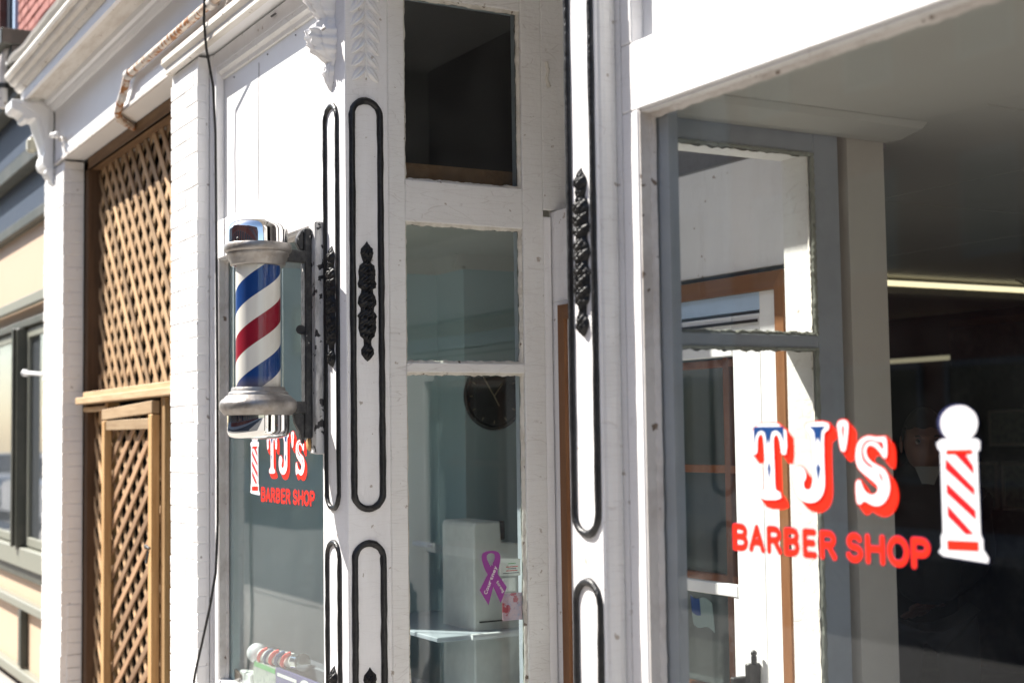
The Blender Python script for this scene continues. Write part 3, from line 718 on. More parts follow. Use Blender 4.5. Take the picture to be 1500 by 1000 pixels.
def corner_pillar(x0, x1, side, label, ymid=.072):
    """x0..x1 front face; side=+1: entry is on the +x side"""
    t = thing('corner_pillar', label, 'pillar', ((x0 + x1) / 2, .08, .2), 'carved corner pillars beside the shop entry')
    xs = x1 if side > 0 else x0
    B(x0, x1, 0, .152, .0, 3.262, .003).build('shaft', M['white'], t)
    cf = (x0 + x1) / 2 - (0.0 if side < 0 else .012)
    xo = xs + side * .0
    for (za, zb) in ((1.411, 2.739), (.22, 1.301)):
        pts = [(p_ + random.uniform(-.0006, .0006), q_) for p_, q_ in stadium(cf, .052, za, zb)]
        MB().tube([(a, -.001, b) for a, b in pts], .0098, 8, True, jit=.10).build('oval_moulding', M['black'], t, 'black oval moulding on the street face')
        pts = [(p_ + random.uniform(-.0006, .0006), q_) for p_, q_ in stadium(ymid, .050, za, zb)]
        MB().tube([(xo + side * .001, a, b) for a, b in pts], .0112, 8, True, jit=.10).build('oval_moulding', M['black'], t, 'black oval moulding on the entry face')
    for (zt, zb) in ((2.273, 1.870), (.905, .5)):
        ornament_mesh(cf, zt, zb, lambda a, d, z: (a, -d, z)).build('ornament', M['black_matte'], t, 'black cast ornament on the street face')
        ornament_mesh(ymid, zt + .004, zb + .015, lambda a, d, z: (xo + side * d, a, z)).build('ornament', M['black_matte'], t, 'black cast ornament on the entry face')
    # carved leaf drop on the entry face
    MB().tube([(xo + side * .002, ymid, 3.25), (xo + side * .002, ymid + .001, 2.80)], .0035, 6).build('leaf_stem', M['white'], t)
    k = 0; z = 2.838
    while z < 3.25:
        for s in (-1, 1):
            mb = MB(); L = (.062 + .018 * min(1, (z - 2.83) / .35)); wd = .027
            def f(u, v, s=s, z=z, L=L, wd=wd):
                ss = v * 2 - 1; r = math.sin(math.pi * (u ** .75)) ** .75
                ax = Vector((s * .56, -.83)); pn = Vector((s * .83, .56))
                bend = Vector((s * .010 * u * u, 0))
                p = Vector((s * .004, .016)) + ax * (u * L) + pn * (ss * wd * r * .62) + bend
                edge = (1 - abs(ss) ** 6)
                d = .027 * r * edge * (.30 + .70 * (1 - ss) / 2) * (.5 + .5 * u) - .004 * math.exp(-(ss / .18) ** 2) * r
                return (xo + side * (d - .0008), ymid + p.x, z + p.y)
            mb.grid(f, 14, 16); mb.build('leaf', M['white'], t)
        z += .047; k += 1
    # carved console on the street face
    prof = [(3.262, .115, .05), (3.20, .12, .052), (3.14, .10, .05), (3.09, .085, .045), (3.05, .06, .036), (3.026, .04, .034), (3.01, .05, .040), (2.985, .077, .050), (2.96, .078, .052), (2.935, .070, .050), (2.915, .058, .046), (2.895, .030, .040), (2.882, .014, .032), (2.868, .020, .030), (2.845, .026, .027), (2.82, .018, .018), (2.80, .010, .009), (2.787, .002, .002)]
    mb = MB(); n = 68
    def g(u, v):
        q = u * (len(prof) - 1); i = min(int(q), len(prof) - 2); f_ = q - i; f_ = f_ * f_ * (3 - 2 * f_)
        z, d, hw = [prof[i][j] * (1 - f_) + prof[i + 1][j] * f_ for j in range(3)]
        s = v * 2 - 1
        fl = 1 + .16 * math.cos(s * 15) + .07 * math.sin(z * 260 + abs(s) * 9)
        return (cf + s * hw * (1 + .08 * math.sin(z * 190)), -max(0, d * (1 - abs(s) ** 3.2)) * fl - .0003, z)
    mb.grid(g, n, 32).build('scrolled_console', M['white'], t)
    return t
corner_pillar(-4.438, -4.228, 1, 'white corner pillar left of the entry with the barber pole fixed to it and a carved leaf drop')
corner_pillar(-2.880, -2.745, -1, 'white corner pillar right of the entry, next to the large lettered window')
# strip between right pillar and frame
def bead_post(xa, y, label):
    t = thing('rounded_post', label, 'post', (xa, y, .2))
    MB().prism([(xa, .006), (xa + .006, .010), (xa + .010, .02), (xa + .010, .034), (xa + .006, .046), (xa + .002, .0545), (xa - .01, .0545), (xa - .01, .006)], 'Z', .2, 3.26).build('bead', M['white_old'], t)
bead_post(-2.744, .03, 'rounded grey-white edge strip between the right corner pillar and the large window')
struct('bay_filler', MB().box(-2.744, -2.722, .0555, .14, .2, 3.26).box(-5.8095, -5.779, .0508, .14, .2, 3.26), M['white'])

# ================================================================== return windows
def return_window(xo, xi, side, glassm, inm, label):
    """xo: outer face (entry side), xi: inner face, side +1 when the entry lies at +x"""
    t = thing('return_window', label, 'window', ((xo + xi) / 2, .44, .2), 'side windows of the entry')
    a, b = min(xo, xi), max(xo, xi)
    def bx(name, y0, y1, z0, z1, mat='white_old'):
        # outer half painted white, inner half painted grey
        mid = (a + b) / 2 if side > 0 else b - .014
        if side > 0:
            B(mid, b, y0, y1, z0, z1, .003).build(name, M[mat], t); B(a, mid - .0005, y0, y1, z0, z1, .002).build('inner_' + name, M[inm], t)
        else:
            B(a, mid, y0, y1, z0, z1, .003).build(name, M[mat], t); B(mid + .0005, b, y0, y1, z0, z1, .002).build('inner_' + name, M[inm], t)
    bx('near_stile', .1525, .213, .2, 3.26)
    bx('far_stile', .662, .745, .2, 3.26)
    bx('top_rail', .2135, .6615, 2.352, 2.492)
    bx('sash_bar', .2135, .6615, 1.852, 1.884)
    bx('bottom_rail', .2135, .6615, .2, .66)
    bx('head', .2135, .6615, 3.118, 3.26)
    xm = (a + b) / 2 + .012 if side > 0 else b - .010
    for (za, zb) in ((2.492, 3.118), (1.884, 2.352), (.66, 1.852)):
        B(xm - .002, xm + .002, .2135, .6615, za, zb).build('pane', glassm, t)
        xp = xm + side * .0025
        for (p0, p1, aw) in (((xp, .214, za), (xp, .214, zb), (0, 1, 0)), ((xp, .661, za), (xp, .661, zb), (0, -1, 0)), ((xp, .214, zb), (xp, .661, zb), (0, 0, -1)), ((xp, .214, za), (xp, .661, za), (0, 0, 1))):
            ragged(t, 'putty', M['putty'], p0, p1, .007, .012, aw, (side, 0, 0), 90, .010)
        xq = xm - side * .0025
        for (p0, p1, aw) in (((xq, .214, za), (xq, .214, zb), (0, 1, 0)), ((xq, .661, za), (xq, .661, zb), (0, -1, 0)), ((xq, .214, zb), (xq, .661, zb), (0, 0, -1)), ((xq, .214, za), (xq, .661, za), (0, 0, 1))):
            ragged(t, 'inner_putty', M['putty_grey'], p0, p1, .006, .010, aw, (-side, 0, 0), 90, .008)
    # stepped stop beside the far stile
    xs = xo
    B(min(xs, xs - side * .02) + 0, max(xs, xs - side * .02), .7455, .776, .2, 2.40, .003).build('corner_stop', M['white'], t)
    B(xs - .02 if side > 0 else xs, xs if side > 0 else xs + .02, .7455, 1.0, 2.425, 3.26, .003).build('upper_stop', M['white_old'], t)
    return t
rl = return_window(-4.228, -4.298, 1, M['glass_l'], 'greyin', 'side window on the left of the entry, with a ribbon decal and a clock behind it')
rr = return_window(-2.872, -2.745, -1, M['glass'], 'greyin', 'side window on the right of the entry, seen through the large lettered window')
struct('bay_post_left', B(-4.31, -4.249, .78, .9, .2, 2.43), M['post'])
struct('bay_post_right', B(-2.85, -2.745, .7765, .905, .2, 2.43), M['post'])

struct('void_floor_board', B(-5.7, -4.36, .2, 1.2, 2.47, 2.575), M['stripwood'])
# ================================================================== entry: back wall, door
t = thing('entry_wall', 'white board wall at the back of the recessed entry, around the door', 'wall', (-3.5, .8, 0))
B(-4.247, -4.105, .781, .87, .1, 2.10, .002).build('side_board', M['white'], t)
B(-4.247, -2.853, .781, .87, 2.1005, 2.42, .003).build('panel_over_door', M['white'], t)
B(-2.99, -2.853, .781, .87, .1, 2.10, .002).build('side_board', M['white'], t)
B(-4.24, -2.86, .871, 1.0, 2.33, 2.415).build('ledge', M['white'], t)
B(-4.24, -2.86, 1.0, 1.03, 2.415, 3.26).build('upper_stucco', M['stucco'], t)
B(-4.24, -2.86, .12, 1.0, 3.262, 3.30).build('entry_soffit', M['white'], t)
tag(B(-4.22, -2.88, -.02, .9, .0, .12, .01).build('entry_step', M['concrete']), kind='structure')
t = thing('door_frame', 'brown wooden casing around the entry door', 'door frame', (-3.56, .77, .12))
B(-4.175, -4.13, .762, .7805, .12, 2.085, .003).build('side_casing', M['casing'], t)
B(-3.035, -2.993, .762, .7805, .12, 2.085, .003).build('side_casing', M['casing'], t)
MB().prism([(-4.175, 2.0855), (-2.993, 2.0855), (-3.035, 2.035), (-4.13, 2.035)], 'Y', .761, .7805, .002).build('head_casing', M['casingx'], t)
B(-4.129, -4.05, .775, .86, .12, 2.034).build('jamb', M['white_smooth'], t)
B(-3.11, -3.0355, .775, .86, .12, 2.034).build('jamb', M['white_smooth'], t)
B(-4.049, -3.111, .775, .86, 1.985, 2.034).build('head_jamb', M['paleblue'], t)
t = thing('storm_door', 'white storm door with two glass panels closed in the brown casing', 'door', (-3.58, .79, .13))
fr = 'white_smooth'
B(-4.045, -3.93, .778, .805, .14, 1.975, .003).build('stile', M[fr], t)
B(-3.240, -3.115, .778, .805, .14, 1.975, .003).build('stile', M[fr], t)
B(-3.929, -3.241, .778, .805, 1.86, 1.975, .003).build('top_rail', M[fr], t)
B(-3.929, -3.241, .778, .805, 1.170, 1.205, .003).build('middle_rail', M[fr], t)
B(-3.929, -3.241, .778, .805, .14, .42, .003).build('bottom_rail', M[fr], t)
B(-3.929, -3.241, .79, .794, 1.205, 1.86).build('pane', M['glass'], t)
B(-3.929, -3.241, .786, .790, .42, 1.170).build('pane', M['glass'], t)
B(-3.262, -3.241, .781, .785, .42, 1.168).build('glass_bead', M[fr], t)
B(-4.04, -3.12, .770, .776, 1.95, 1.958).build('weather_strip', M['cable'], t)
h = MB().box(-3.165, -3.145, .735, .777, .72, 1.0, .003).box(-3.20, -3.18, .71, .76, .70, .96, .003).build('handle', M['black'], t)
MB().tube([(-3.15, .757, 1.0), (-3.15, .757, 1.02)], .008).ball((-3.15, .757, 1.028), .009).build('latch_pin', M['black'], h)
fg = thing('flag_sticker', 'small faded stars and stripes sticker on the lower glass of the storm door', 'sticker', (-3.41, .785, 1.13))
def flagpt(u, v): return (-3.475 + u * .105 + (1 - v) * .012, .7845, 1.158 - (1 - v) * .085 - .012 * math.sin(u * 7) * .5 - u * .012)
MB().grid(flagpt, 10, 6).build('faded_stripes', M['faded'], fg)
MB().grid(lambda u, v: tuple(Vector(flagpt(u * .42, .42 + v * .58)) + Vector((0, -.0006, 0))), 6, 5).build('blue_canton', M['navy'], fg)
t = thing('inner_door', 'dark inner door with red-brown muntins behind the storm door', 'door', (-3.58, .9, .12))
B(-4.05, -3.92, .88, .92, .12, 2.03, .003).build('stile', M['red_wood'], t)
B(-3.23, -3.11, .88, .92, .12, 2.03, .003).build('stile', M['teal'], t)
for z in (1.85, 1.53, 1.20, .86, .5): B(-3.919, -3.231, .885, .915, z - .012, z + .012, .002).build('muntin', M['red_wood'], t)
for x in (-3.69, -3.41): B(x - .014, x + .014, .884, .916, .42, 1.99, .002).build('muntin', M['red_wood'], t)
B(-3.919, -3.231, .899, .903, .4, 1.98).build('pane', M['glass'], t)
B(-3.919, -3.231, .885, .915, .12, .4, .003).build('bottom_panel', M['red_wood'], t)
B(-3.32, -3.30, .93, .98, .12, 1.99).build('curtain_edge', M['teal'], t)

# ================================================================== barber pole
AX, AY = -4.450, -.219
t = thing('barber_pole', 'red, white and blue striped barber pole with chrome caps and grey cast collars', 'barber pole', (AX, AY, 1.80), None)
MB().lathe([(.001, 2.357), (.035, 2.3565), (.065, 2.354), (.082, 2.349), (.091, 2.341), (.0955, 2.331), (.097, 2.321), (.097, 2.278), (.001, 2.277)], (AX, AY, 0), 64, False).build('top_cap', M['chrome'], t)
MB().ball((AX + .045, AY - .083, 2.287), .006).build('cap_screw', M['iron'], t)
MB().lathe([(.07, 2.277), (.107, 2.277), (.110, 2.273), (.110, 2.256), (.106, 2.250), (.102, 2.248), (.101, 2.238), (.097, 2.235), (.096, 2.226), (.091, 2.221), (.090, 2.209), (.086, 2.205), (.07, 2.205)], (AX, AY, 0), 64).build('top_collar', M['cast'], t)
o = MB().lathe([(.0725, 0), (.0725, .42)], (0, 0, 0), 64).build('striped_cylinder', M['stripes'])
o.location = (0, 0, 0); o.parent = t; ORG[o] = Vector((AX, AY, 1.80))
MB().lathe([(.082, 1.795), (.082, 2.206)], (AX, AY, 0), 64, False).build('glass_tube', M['tube'], t)
MB().lathe([(.07, 1.808), (.085, 1.808), (.087, 1.804), (.089, 1.795), (.095, 1.792), (.097, 1.789), (.098, 1.783), (.106, 1.779), (.109, 1.774), (.119, 1.767), (.124, 1.760), (.126, 1.752), (.125, 1.740), (.120, 1.728), (.113, 1.722), (.111, 1.717), (.07, 1.717)], (AX, AY, 0), 64).build('bottom_collar', M['cast'], t)
MB().lathe([(.001, 1.716), (.101, 1.716), (.101, 1.667), (.0985, 1.656), (.092, 1.648), (.075, 1.642), (.03, 1.639), (.001, 1.638)], (AX, AY, 0), 64, False).build('bottom_cap', M['chrome'], t)
b = thing('pole_bracket', 'black flaking iron bracket that carries the striped barber pole on the pillar', 'bracket', (-4.45, -.05, 2.0))
B(-4.466, -4.434, -.125, -.045, 2.224, 2.266, .004).build('upper_arm', M['iron'], b)
B(-4.466, -4.434, -.11, -.045, 1.722, 1.762, .004).build('lower_arm', M['iron'], b)
B(-4.472, -4.432, -.062, -.037, 1.64, 2.34, .004, .001).build('back_bar', M['iron'], b)
MB().prism([(-.062, 2.267), (-.062, 2.33), (-.070, 2.335), (-.085, 2.31), (-.088, 2.29), (-.08, 2.275), (-.075, 2.267)], 'X', -4.462, -4.440, .003).build('upper_scroll', M['iron'], b)
MB().prism([(-.062, 1.721), (-.062, 1.625), (-.068, 1.62), (-.078, 1.66), (-.095, 1.69), (-.10, 1.721)], 'X', -4.462, -4.440, .003).build('lower_scroll', M['iron'], b)
MB().tube([(-4.475, -.055, 2.0), (-4.44, -.075, 2.0)], .016, 12).build('bolt', M['iron'], b)
t = thing('mounting_board', 'narrow worn white board behind the iron pole bracket, broken at its lower end', 'board', (-4.43, -.02, 2.0))
MB().prism([(-4.466, 1.585), (-4.460, 1.60), (-4.455, 1.59), (-4.405, 1.586), (-4.405, 2.36), (-4.44, 2.362), (-4.466, 2.352)], 'Y', -.036, -.0005, .003).build('plank', M['worn_board'], t)
MB().ball((-4.465, -.037, 1.62), .018, 10, (1, .5, 1.3)).build('broken_wood', M['timber'], t)

# ================================================================== window signs
SG = {
'T':[(0.075,1.661),(0.185,1.661),(0.186,1.598),(0.169,1.598),(0.167,1.61),(0.165,1.626),(0.159,1.636),(0.153,1.639),(0.148,1.635),(0.144,1.626),(0.146,1.57),(0.146,1.529),(0.152,1.524),(0.162,1.522),(0.165,1.507),(0.1,1.505),(0.099,1.521),(0.111,1.525),(0.117,1.53),(0.117,1.57),(0.115,1.626),(0.112,1.636),(0.105,1.64),(0.098,1.635),(0.094,1.624),(0.093,1.598),(0.076,1.597)],
'Tb':[(0.084,1.653),(0.176,1.653),(0.177,1.606),(0.174,1.63),(0.167,1.641),(0.154,1.648),(0.141,1.645),(0.136,1.635),(0.134,1.615),(0.13,1.632),(0.123,1.615),(0.122,1.634),(0.119,1.643),(0.109,1.648),(0.097,1.645),(0.088,1.635),(0.083,1.604)],
'Td':[(0.13,1.584),(0.135,1.57),(0.129,1.545),(0.124,1.57)],
'J':[(0.245,1.661),(0.309,1.662),(0.31,1.647),(0.299,1.643),(0.294,1.636),(0.293,1.583),(0.294,1.541),(0.289,1.524),(0.278,1.512),(0.262,1.505),(0.243,1.504),(0.227,1.508),(0.212,1.519),(0.204,1.537),(0.204,1.556),(0.209,1.569),(0.22,1.575),(0.233,1.572),(0.241,1.561),(0.239,1.55),(0.232,1.544),(0.233,1.533),(0.242,1.528),(0.254,1.531),(0.259,1.542),(0.261,1.559),(0.262,1.615),(0.26,1.632),(0.252,1.642),(0.245,1.646)],
'Jb':[(0.254,1.653),(0.299,1.653),(0.288,1.644),(0.285,1.617),(0.28,1.631),(0.274,1.631),(0.27,1.617),(0.269,1.64),(0.265,1.647)],
'Jd':[(0.276,1.584),(0.284,1.572),(0.275,1.545),(0.27,1.572)],
'A':[(0.333,1.655),(0.337,1.662),(0.349,1.665),(0.361,1.662),(0.364,1.652),(0.355,1.608),(0.348,1.604),(0.34,1.608),(0.335,1.646)],
'Ar':[(0.348,1.657),(0.353,1.65),(0.347,1.617),(0.345,1.648)],
'S':[(0.38,1.549),(0.391,1.552),(0.395,1.541),(0.403,1.53),(0.416,1.524),(0.43,1.525),(0.439,1.535),(0.436,1.544),(0.423,1.552),(0.403,1.563),(0.387,1.574),(0.381,1.588),(0.382,1.607),(0.388,1.621),(0.4,1.63),(0.418,1.634),(0.435,1.631),(0.452,1.632),(0.463,1.632),(0.463,1.594),(0.454,1.593),(0.448,1.602),(0.434,1.614),(0.42,1.618),(0.41,1.613),(0.408,1.601),(0.417,1.588),(0.435,1.58),(0.455,1.573),(0.465,1.559),(0.468,1.539),(0.462,1.522),(0.449,1.509),(0.432,1.504),(0.415,1.508),(0.404,1.513),(0.396,1.512),(0.391,1.506),(0.381,1.507),(0.379,1.529)],
'Sr':[(0.455,1.623),(0.454,1.605),(0.441,1.62),(0.425,1.625),(0.41,1.621),(0.402,1.611),(0.402,1.599),(0.41,1.587),(0.432,1.575),(0.418,1.575),(0.401,1.586),(0.396,1.599),(0.397,1.613),(0.407,1.625),(0.425,1.628),(0.44,1.624)],
'Sr2':[(0.438,1.571),(0.449,1.561),(0.452,1.545),(0.443,1.557)],
'P':[(0.614,1.628),(0.607,1.631),(0.601,1.636),(0.597,1.642),(0.595,1.648),(0.594,1.655),(0.595,1.661),(0.598,1.668),(0.603,1.673),(0.609,1.678),(0.617,1.682),(0.625,1.684),(0.633,1.685),(0.642,1.685),(0.651,1.684),(0.658,1.681),(0.665,1.677),(0.671,1.672),(0.675,1.666),(0.677,1.66),(0.677,1.654),(0.676,1.648),(0.673,1.641),(0.669,1.636),(0.663,1.631),(0.656,1.627),(0.673,1.628),(0.681,1.623),(0.68,1.609),(0.674,1.607),(0.675,1.465),(0.68,1.457),(0.68,1.44),(0.691,1.426),(0.69,1.419),(0.591,1.424),(0.58,1.43),(0.587,1.437),(0.587,1.458),(0.592,1.464),(0.592,1.607),(0.587,1.61),(0.583,1.62),(0.594,1.627)],
'Ph':[(0.673,1.655),(0.671,1.647),(0.667,1.64),(0.66,1.633),(0.651,1.628),(0.64,1.625),(0.629,1.624),(0.618,1.625),(0.607,1.628),(0.598,1.633),(0.591,1.64),(0.587,1.648),(0.586,1.657),(0.588,1.665),(0.593,1.673),(0.6,1.679),(0.61,1.684),(0.62,1.687),(0.632,1.688),(0.643,1.687),(0.653,1.683),(0.662,1.678),(0.668,1.671),(0.672,1.664)],
'Ps0':[(0.605,1.609),(0.665,1.61),(0.665,1.601),(0.604,1.6)],
'Ps1':[(0.599,1.452),(0.672,1.454),(0.672,1.436),(0.6,1.434)],
'Ps2':[(0.626,1.601),(0.647,1.601),(0.664,1.581),(0.665,1.568)],
'Ps3':[(0.604,1.592),(0.665,1.543),(0.665,1.532),(0.603,1.576)],
'Ps4':[(0.604,1.55),(0.666,1.505),(0.666,1.491),(0.604,1.534)],
'Ps5':[(0.604,1.512),(0.66,1.466),(0.643,1.465),(0.605,1.494)],
'Ps6':[(0.604,1.469),(0.612,1.463),(0.605,1.464)],

}
LET = [('B', .004, .053), ('A', .057, .107), ('R', .114, .16), ('B', .168, .213), ('E', .223, .264), ('R', .273, .32), ('S', .346, .392), ('H', .398, .448), ('O', .454, .509), ('P', .514, .56)]
YD = .098
def flatpoly(name, pts, y, dx, mat, parent, dz=0, sx=0):
    cu = bpy.data.curves.new(name, 'CURVE'); cu.dimensions = '2D'; cu.fill_mode = 'BOTH'
    sp = cu.splines.new('POLY'); sp.points.add(len(pts) - 1)
    for p, (a, b_) in zip(sp.points, pts): p.co = (a, b_, 0, 1)
    sp.use_cyclic_u = True
    return curve_obj(cu, name, y, dx, dz, mat, parent)
def smooth(pts, it=2):
    for _ in range(it):
        out = []
        for i, p in enumerate(pts):
            q = pts[(i + 1) % len(pts)]; pr = pts[i - 1]
            v1 = Vector((p[0] - pr[0], p[1] - pr[1])); v2 = Vector((q[0] - p[0], q[1] - p[1]))
            out.append(p if False else (p[0] * .75 + q[0] * .25, p[1] * .75 + q[1] * .25)); out.append((p[0] * .25 + q[0] * .75, p[1] * .25 + q[1] * .75))
        pts = out
    return pts
def curve_obj(cu, name, y, dx, dz, mat, parent):
    tmp = bpy.data.objects.new('t', cu); COL.objects.link(tmp)
    bpy.context.view_layer.update()
    me = bpy.data.meshes.new_from_object(tmp.evaluated_get(bpy.context.evaluated_depsgraph_get()))
    bpy.data.objects.remove(tmp)
    for v in me.vertices: v.co = Vector((v.co.x + dx, y, v.co.y + dz)) - ORG[parent]
    me.materials.clear(); me.materials.append(mat)
    o = bpy.data.objects.new(name, me); COL.objects.link(o); o.parent = parent; ORG[o] = ORG[parent]
    return o
def offset(pts, d):
    area = sum(pts[i][0] * pts[(i + 1) % len(pts)][1] - pts[(i + 1) % len(pts)][0] * pts[i][1] for i in range(len(pts)))
    s = 1 if area < 0 else -1; out = []
    n = len(pts)
    for i in range(n):
        a, b_, c = Vector(pts[i - 1]), Vector(pts[i]), Vector(pts[(i + 1) % n])
        e1 = (b_ - a); e2 = (c - b_)
        if e1.length < 1e-6 or e2.length < 1e-6: out.append(pts[i]); continue
        n1 = Vector((-e1.y, e1.x)).normalized(); n2 = Vector((-e2.y, e2.x)).normalized(); nn = n1 + n2
        if nn.length < .3: nn = n1
        nn.normalize(); k = 1 / max(.6, nn.dot(n1)); out.append((b_.x + nn.x * s * d * k, b_.y + nn.y * s * d * k))
    return out
def glyph(ch, bold=.035):
    cu = bpy.data.curves.new(ch, 'FONT'); cu.body = ch; cu.size = 1; cu.offset = bold
    tmp = bpy.data.objects.new('t', cu); COL.objects.link(tmp); bpy.context.view_layer.update()
    me = bpy.data.meshes.new_from_object(tmp.evaluated_get(bpy.context.evaluated_depsgraph_get())); bpy.data.objects.remove(tmp)
    return me
def letter(ch, x0, x1, z0, z1, y, mat, parent, bold=.035, name='letter', rot=None, xplane=False):
    me = glyph(ch, bold)
    xs = [v.co.x for v in me.vertices]; zs = [v.co.y for v in me.vertices]
    ax, bx_, az, bz = min(xs), max(xs), min(zs), max(zs)
    for v in me.vertices:
        u = x0 + (v.co.x - ax) / (bx_ - ax) * (x1 - x0); w_ = z0 + (v.co.y - az) / (bz - az) * (z1 - z0)
        v.co = (Vector((y, u, w_)) if xplane else Vector((u, y, w_))) - ORG[parent]
    me.materials.clear(); me.materials.append(mat)
    o = bpy.data.objects.new(name, me); COL.objects.link(o); o.parent = parent; ORG[o] = ORG[parent]; return o
def arc(cx, cz, rx, rz, a0, a1, n=9): return [(cx + rx * math.cos(R(a0 + (a1 - a0) * k / n)), cz + rz * math.sin(R(a0 + (a1 - a0) * k / n))) for k in range(n + 1)]
STROKES = {
 'B': [[(0, 0), (0, 1)], [(0, 1), (.55, 1)] + arc(.55, .765, .40, .235, 90, -90) + [(0, .53)], [(.55, .53)] + arc(.58, .265, .42, .265, 90, -90) + [(0, 0)]],
 'A': [[(0, 0), (.5, 1), (1, 0)], [(.2, .33), (.8, .33)]],
 'R': [[(0, 0), (0, 1), (.55, 1)] + arc(.55, .75, .40, .25, 90, -90) + [(0, .5)], [(.5, .5), (1, 0)]],
 'E': [[(.95, 1), (0, 1), (0, 0), (1, 0)], [(0, .52), (.85, .52)]],
 'S': [arc(.5, .74, .44, .26, 25, 180) + arc(.5, .74, .44, .22, 180, 250, 4) + arc(.5, .27, .48, .25, 70, -60) + arc(.5, .27, .5, .27, -60, -160)],
 'H': [[(0, 0), (0, 1)], [(1, 0), (1, 1)], [(0, .52), (1, .52)]],
 'O': [arc(.5, .5, .5, .5, 0, 360, 26)],
 'P': [[(0, 0), (0, 1), (.55, 1)] + arc(.58, .73, .42, .27, 90, -90) + [(0, .46)]]}
def stroke_letter(ch, x0, x1, z0, z1, y, hw, mat, parent, name='letter'):
    mb = MB(); q = 0
    ax, bx_, az, bz = x0 + hw, x1 - hw, z0 + hw, z1 - hw
    for st in STROKES[ch]:
        P_ = [Vector((ax + u * (bx_ - ax), az + w_ * (bz - az))) for u, w_ in st]
        for i, p in enumerate(P_):
            q += 1; yy = y - .0000060 * q
            mb.poly([(p.x + hw * math.cos(k * math.pi / 6), yy, p.y + hw * math.sin(k * math.pi / 6)) for k in range(12)])
            if i + 1 < len(P_):
                q += 1; yy = y - .0000060 * q; r = P_[i + 1]; d = (r - p)
                if d.length < 1e-6: continue
                n = Vector((-d.y, d.x)).normalized() * hw
                mb.poly([(p.x + n.x, yy, p.y + n.y), (r.x + n.x, yy, r.y + n.y), (r.x - n.x, yy, r.y - n.y), (p.x - n.x, yy, p.y - n.y)])
    return mb.build(name, mat, parent)
def sign(dx, dxp, label, label2):
    t = thing('window_lettering', label, 'sign', (dx + .28, YD, 1.52))
    V = (.018, -.017)
    for key in 'TJAS':
        face = SG[key]; face = smooth(face, 1)
        out = offset(face, .0022)
        bm = MB(); n = len(out); y = YD - .0011
        bm.poly([(dx + a + V[0], y, b_ + V[1]) for a, b_ in out]) if False else None
        nm = {'T': 'letter_t', 'J': 'letter_j', 'A': 'apostrophe', 'S': 'letter_s'}[key]
        sh = flatpoly(nm, [(a + V[0], b_ + V[1]) for a, b_ in out], YD - .0010, dx, M['redp'], t)
        for i in range(n):
            p, q = out[i], out[(i + 1) % n]; yy = YD - .0011 - .0000100 * i
            P_ = [(dx + p[0], yy, p[1]), (dx + q[0], yy, q[1]), (dx + q[0] + V[0], yy, q[1] + V[1]), (dx + p[0] + V[0], yy, p[1] + V[1])]
            ar = (q[0] - p[0]) * V[1] - (q[1] - p[1]) * V[0]
            if abs(ar) > 1e-8: bm.poly(P_)
        bm.build('drop_shadow', M['redp'], sh)
        flatpoly('outline', out, YD - .0030, dx, M['redp'], sh)
        flatpoly('face', face, YD - .0034, dx, M['whitev'], sh)
        if key in 'TJ':
            flatpoly('blue_inlay', offset(SG[key + 'b'], .0012), YD - .0038, dx, M['navy'], sh); flatpoly('blue_diamond', SG[key + 'd'], YD - .0038, dx, M['navy'], sh)
        elif key == 'A': flatpoly('red_inlay', SG['Ar'], YD - .0038, dx, M['crimson'], sh)
        else:
            flatpoly('red_inlay', smooth(SG['Sr'], 1), YD - .0038, dx, M['crimson'], sh); flatpoly('red_inlay', SG['Sr2'], YD - .0038, dx, M['crimson'], sh)
    for ch, a, b_ in LET:
        o = stroke_letter(ch, dx + a, dx + b_, 1.396, 1.4525, YD - .0016, .0060, M['redp'], t)
        stroke_letter(ch, dx + a - .0014, dx + b_ + .0014, 1.3946, 1.4539, YD - .0008, .0075, M['darkedge'], o, 'letter_edge')
    p = thing('pole_decal', label2, 'decal', (dxp + .63, YD, 1.55))
    flatpoly('dark_halo', SG['Ph'], YD - .0010, dxp, M['darkedge'], p)
    flatpoly('dark_halo', offset(SG['P'], .0016), YD - .0013, dxp, M['darkedge'], p)
    flatpoly('white_body', SG['P'], YD - .0017, dxp, M['whitev'], p)
    for i in range(7): flatpoly('red_stripe' if i > 1 else 'red_band', offset(SG['Ps%d' % i], .0020) if 1 < i < 6 else SG['Ps%d' % i], YD - .0021, dxp, M['redp'] if i < 2 else M['crimson'], p)
    ring = [(.637 + .036 * math.cos(a), 1.651 + .029 * math.sin(a)) for a in [R(x) for x in range(20, 200, 12)]]
    MB().tube([(dxp + a, YD - .0022, b_) for a, b_ in ring], .0005, 4).build('red_line', M['redp'], p)
    for z in (1.6175, ): MB().tube([(dxp + .592, YD - .0022, z), (dxp + .676, YD - .0022, z)], .0005, 4).build('red_line', M['redp'], p)
    return t, p
sign(-2.4, -2.4, "large red, white and blue shop lettering TJ's BARBER SHOP on the right window", 'white and red barber pole decal at the right end of the large window lettering')
sign(-5.312, -6.015, "small shop lettering TJ's BARBER SHOP on the left window behind the chrome pole foot", 'narrow white and red barber pole decal at the left end of the left window lettering')

